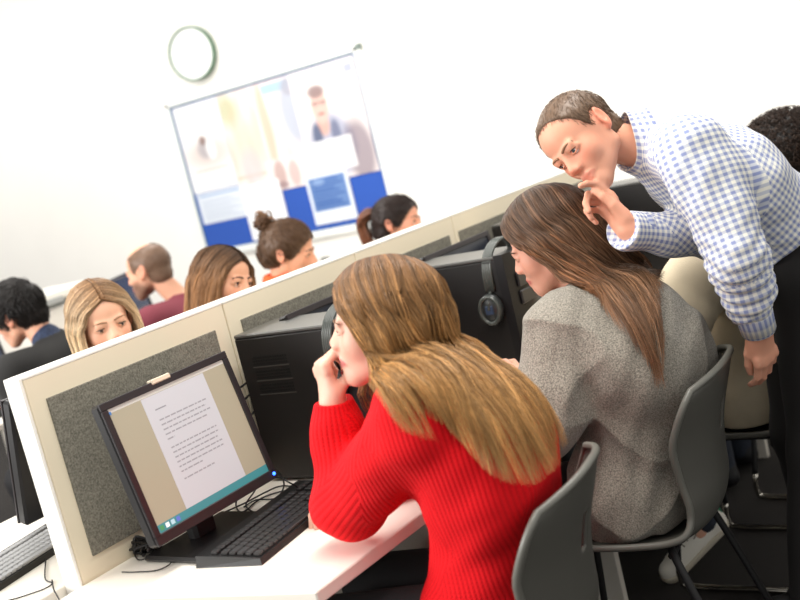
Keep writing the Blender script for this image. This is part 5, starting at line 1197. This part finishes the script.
    J = seated(c[0]+.06, c[1]-.22, c+V3(.04, -.11, -.155), c, skull_pt(H), pelz=.55, w=.215, wrL=P(4, 396, 4.5), elL=P(22, 400, 4.25))
    r = simple_person('person with short black hair in a black jumper, looking down at the left edge', H, J, (214, 158, 130), mat('black_jumper', (34, 33, 32), .92), lambda A_: short_hair(A_, H, (34, 30, 28), .035, 3000, .3, .0015), male=True, eye=(30, 24, 20), brow=(34, 28, 24), lid=.8, look=(1, 0, -.5), h=.0045, trm=mat('black_denim'), g=.018)
    S = Solid(); ax = unit(J['skull']-J['neck']); S.cap(J['neck']+ax*.005, J['neck']+ax*.038, .066, .060, .01); build_solid('shirt_collar', mat('navy_print', (38, 50, 76), .8, noise=(90, .5)), r, S, .004)
    # balding man
    H = far(149, 270.5, 5.1, (-.90, -.24, -.36), (-.28, .95, .08), .99); c = H.c
    J = seated(c[0]+.06, c[1]-.2, c+V3(.06, -.11, -.165), c, skull_pt(H), pelz=.55, w=.22)
    def baldh(A_, H=H):
        v, f = hair_cap(A_, H, (120, 94, 76), .0022, low=-.055, cuts=(((.075, 0, .13), (.125, .062, .085)), ((-.012, .088, -.012), (.026, .03, .032)), ((-.012, -.088, -.012), (.026, .03, .032)), ((.10, 0, .02), (.07, .1, .1))), rough=.0004)
        short_hairs(A_, H, v, 2500, .007, .0008, lambda p: unit_rows(hair_flow(H, p)), (104, 80, 64), 4, .15, .25)
    simple_person('balding person with a short beard in a maroon top, beyond the blonde woman', H, J, (226, 170, 140), mat('maroon_top', (122, 52, 64), .9), baldh, male=True, eye=(50, 40, 34), brow=(90, 66, 50), lid=.6, look=(1, 0, -.4), beard=((96, 68, 54), .8), h=.0045, armr=.05)
back_people()

# ================================================================== CAMERA AND LIGHT
cd = bpy.data.cameras.new('camera'); cam = bpy.data.objects.new('camera', cd); COL.objects.link(cam); SC.camera = cam
cam.matrix_world = Matrix(((IR[0], IU[0], IN[0], 0), (IR[1], IU[1], IN[1], 0), (IR[2], IU[2], IN[2], CAMH), (0, 0, 0, 1)))
cd.sensor_width = 36; cd.lens = FPX/800*36; cd.dof.use_dof = True; cd.dof.focus_distance = 2.72; cd.dof.aperture_fstop = 2.8; cd.clip_end = 100
w = bpy.data.worlds.new('daylight'); SC.world = w; w.use_nodes = True; w.node_tree.nodes['Background'].inputs['Color'].default_value = (1, .985, .96, 1); w.node_tree.nodes['Background'].inputs['Strength'].default_value = .64
def area(name, loc, target, sx, sy, e, col=(1, 1, 1)):
    l = bpy.data.lights.new(name, 'AREA'); l.shape = 'RECTANGLE'; l.size = sx; l.size_y = sy; l.energy = e; l.color = col; o = bpy.data.objects.new(name, l); COL.objects.link(o); o.location = loc
    o.rotation_euler = (Vector(target)-Vector(loc)).to_track_quat('-Z', 'Y').to_euler(); return o
area('ceiling_or_fill_light', (2.2, 1.2, 3.0), (2.2, 1.2, 0), 3.5, .6, 62, (1, .97, .92)); area('ceiling_or_fill_light', (3.2, 4.2, 3.0), (3.2, 4.2, 0), 3.5, .6, 55, (1, .97, .92))
area('window_light', (-.6, 4.6, 1.9), (2.6, 2.0, 1.0), 3.0, 1.8, 150, (1, .99, .97))
area('ceiling_or_fill_light', (4.6, 7.0, 2.98), (6.2, 7.0, 1.3), 13, .5, 66, (1, .98, .95))  # added fill strip that brightens the far wall, not a lamp of the room
vs = SC.view_settings; vs.view_transform = 'Standard'; vs.look = 'None'; vs.exposure = .35; vs.gamma = 1; vs.use_curve_mapping = False
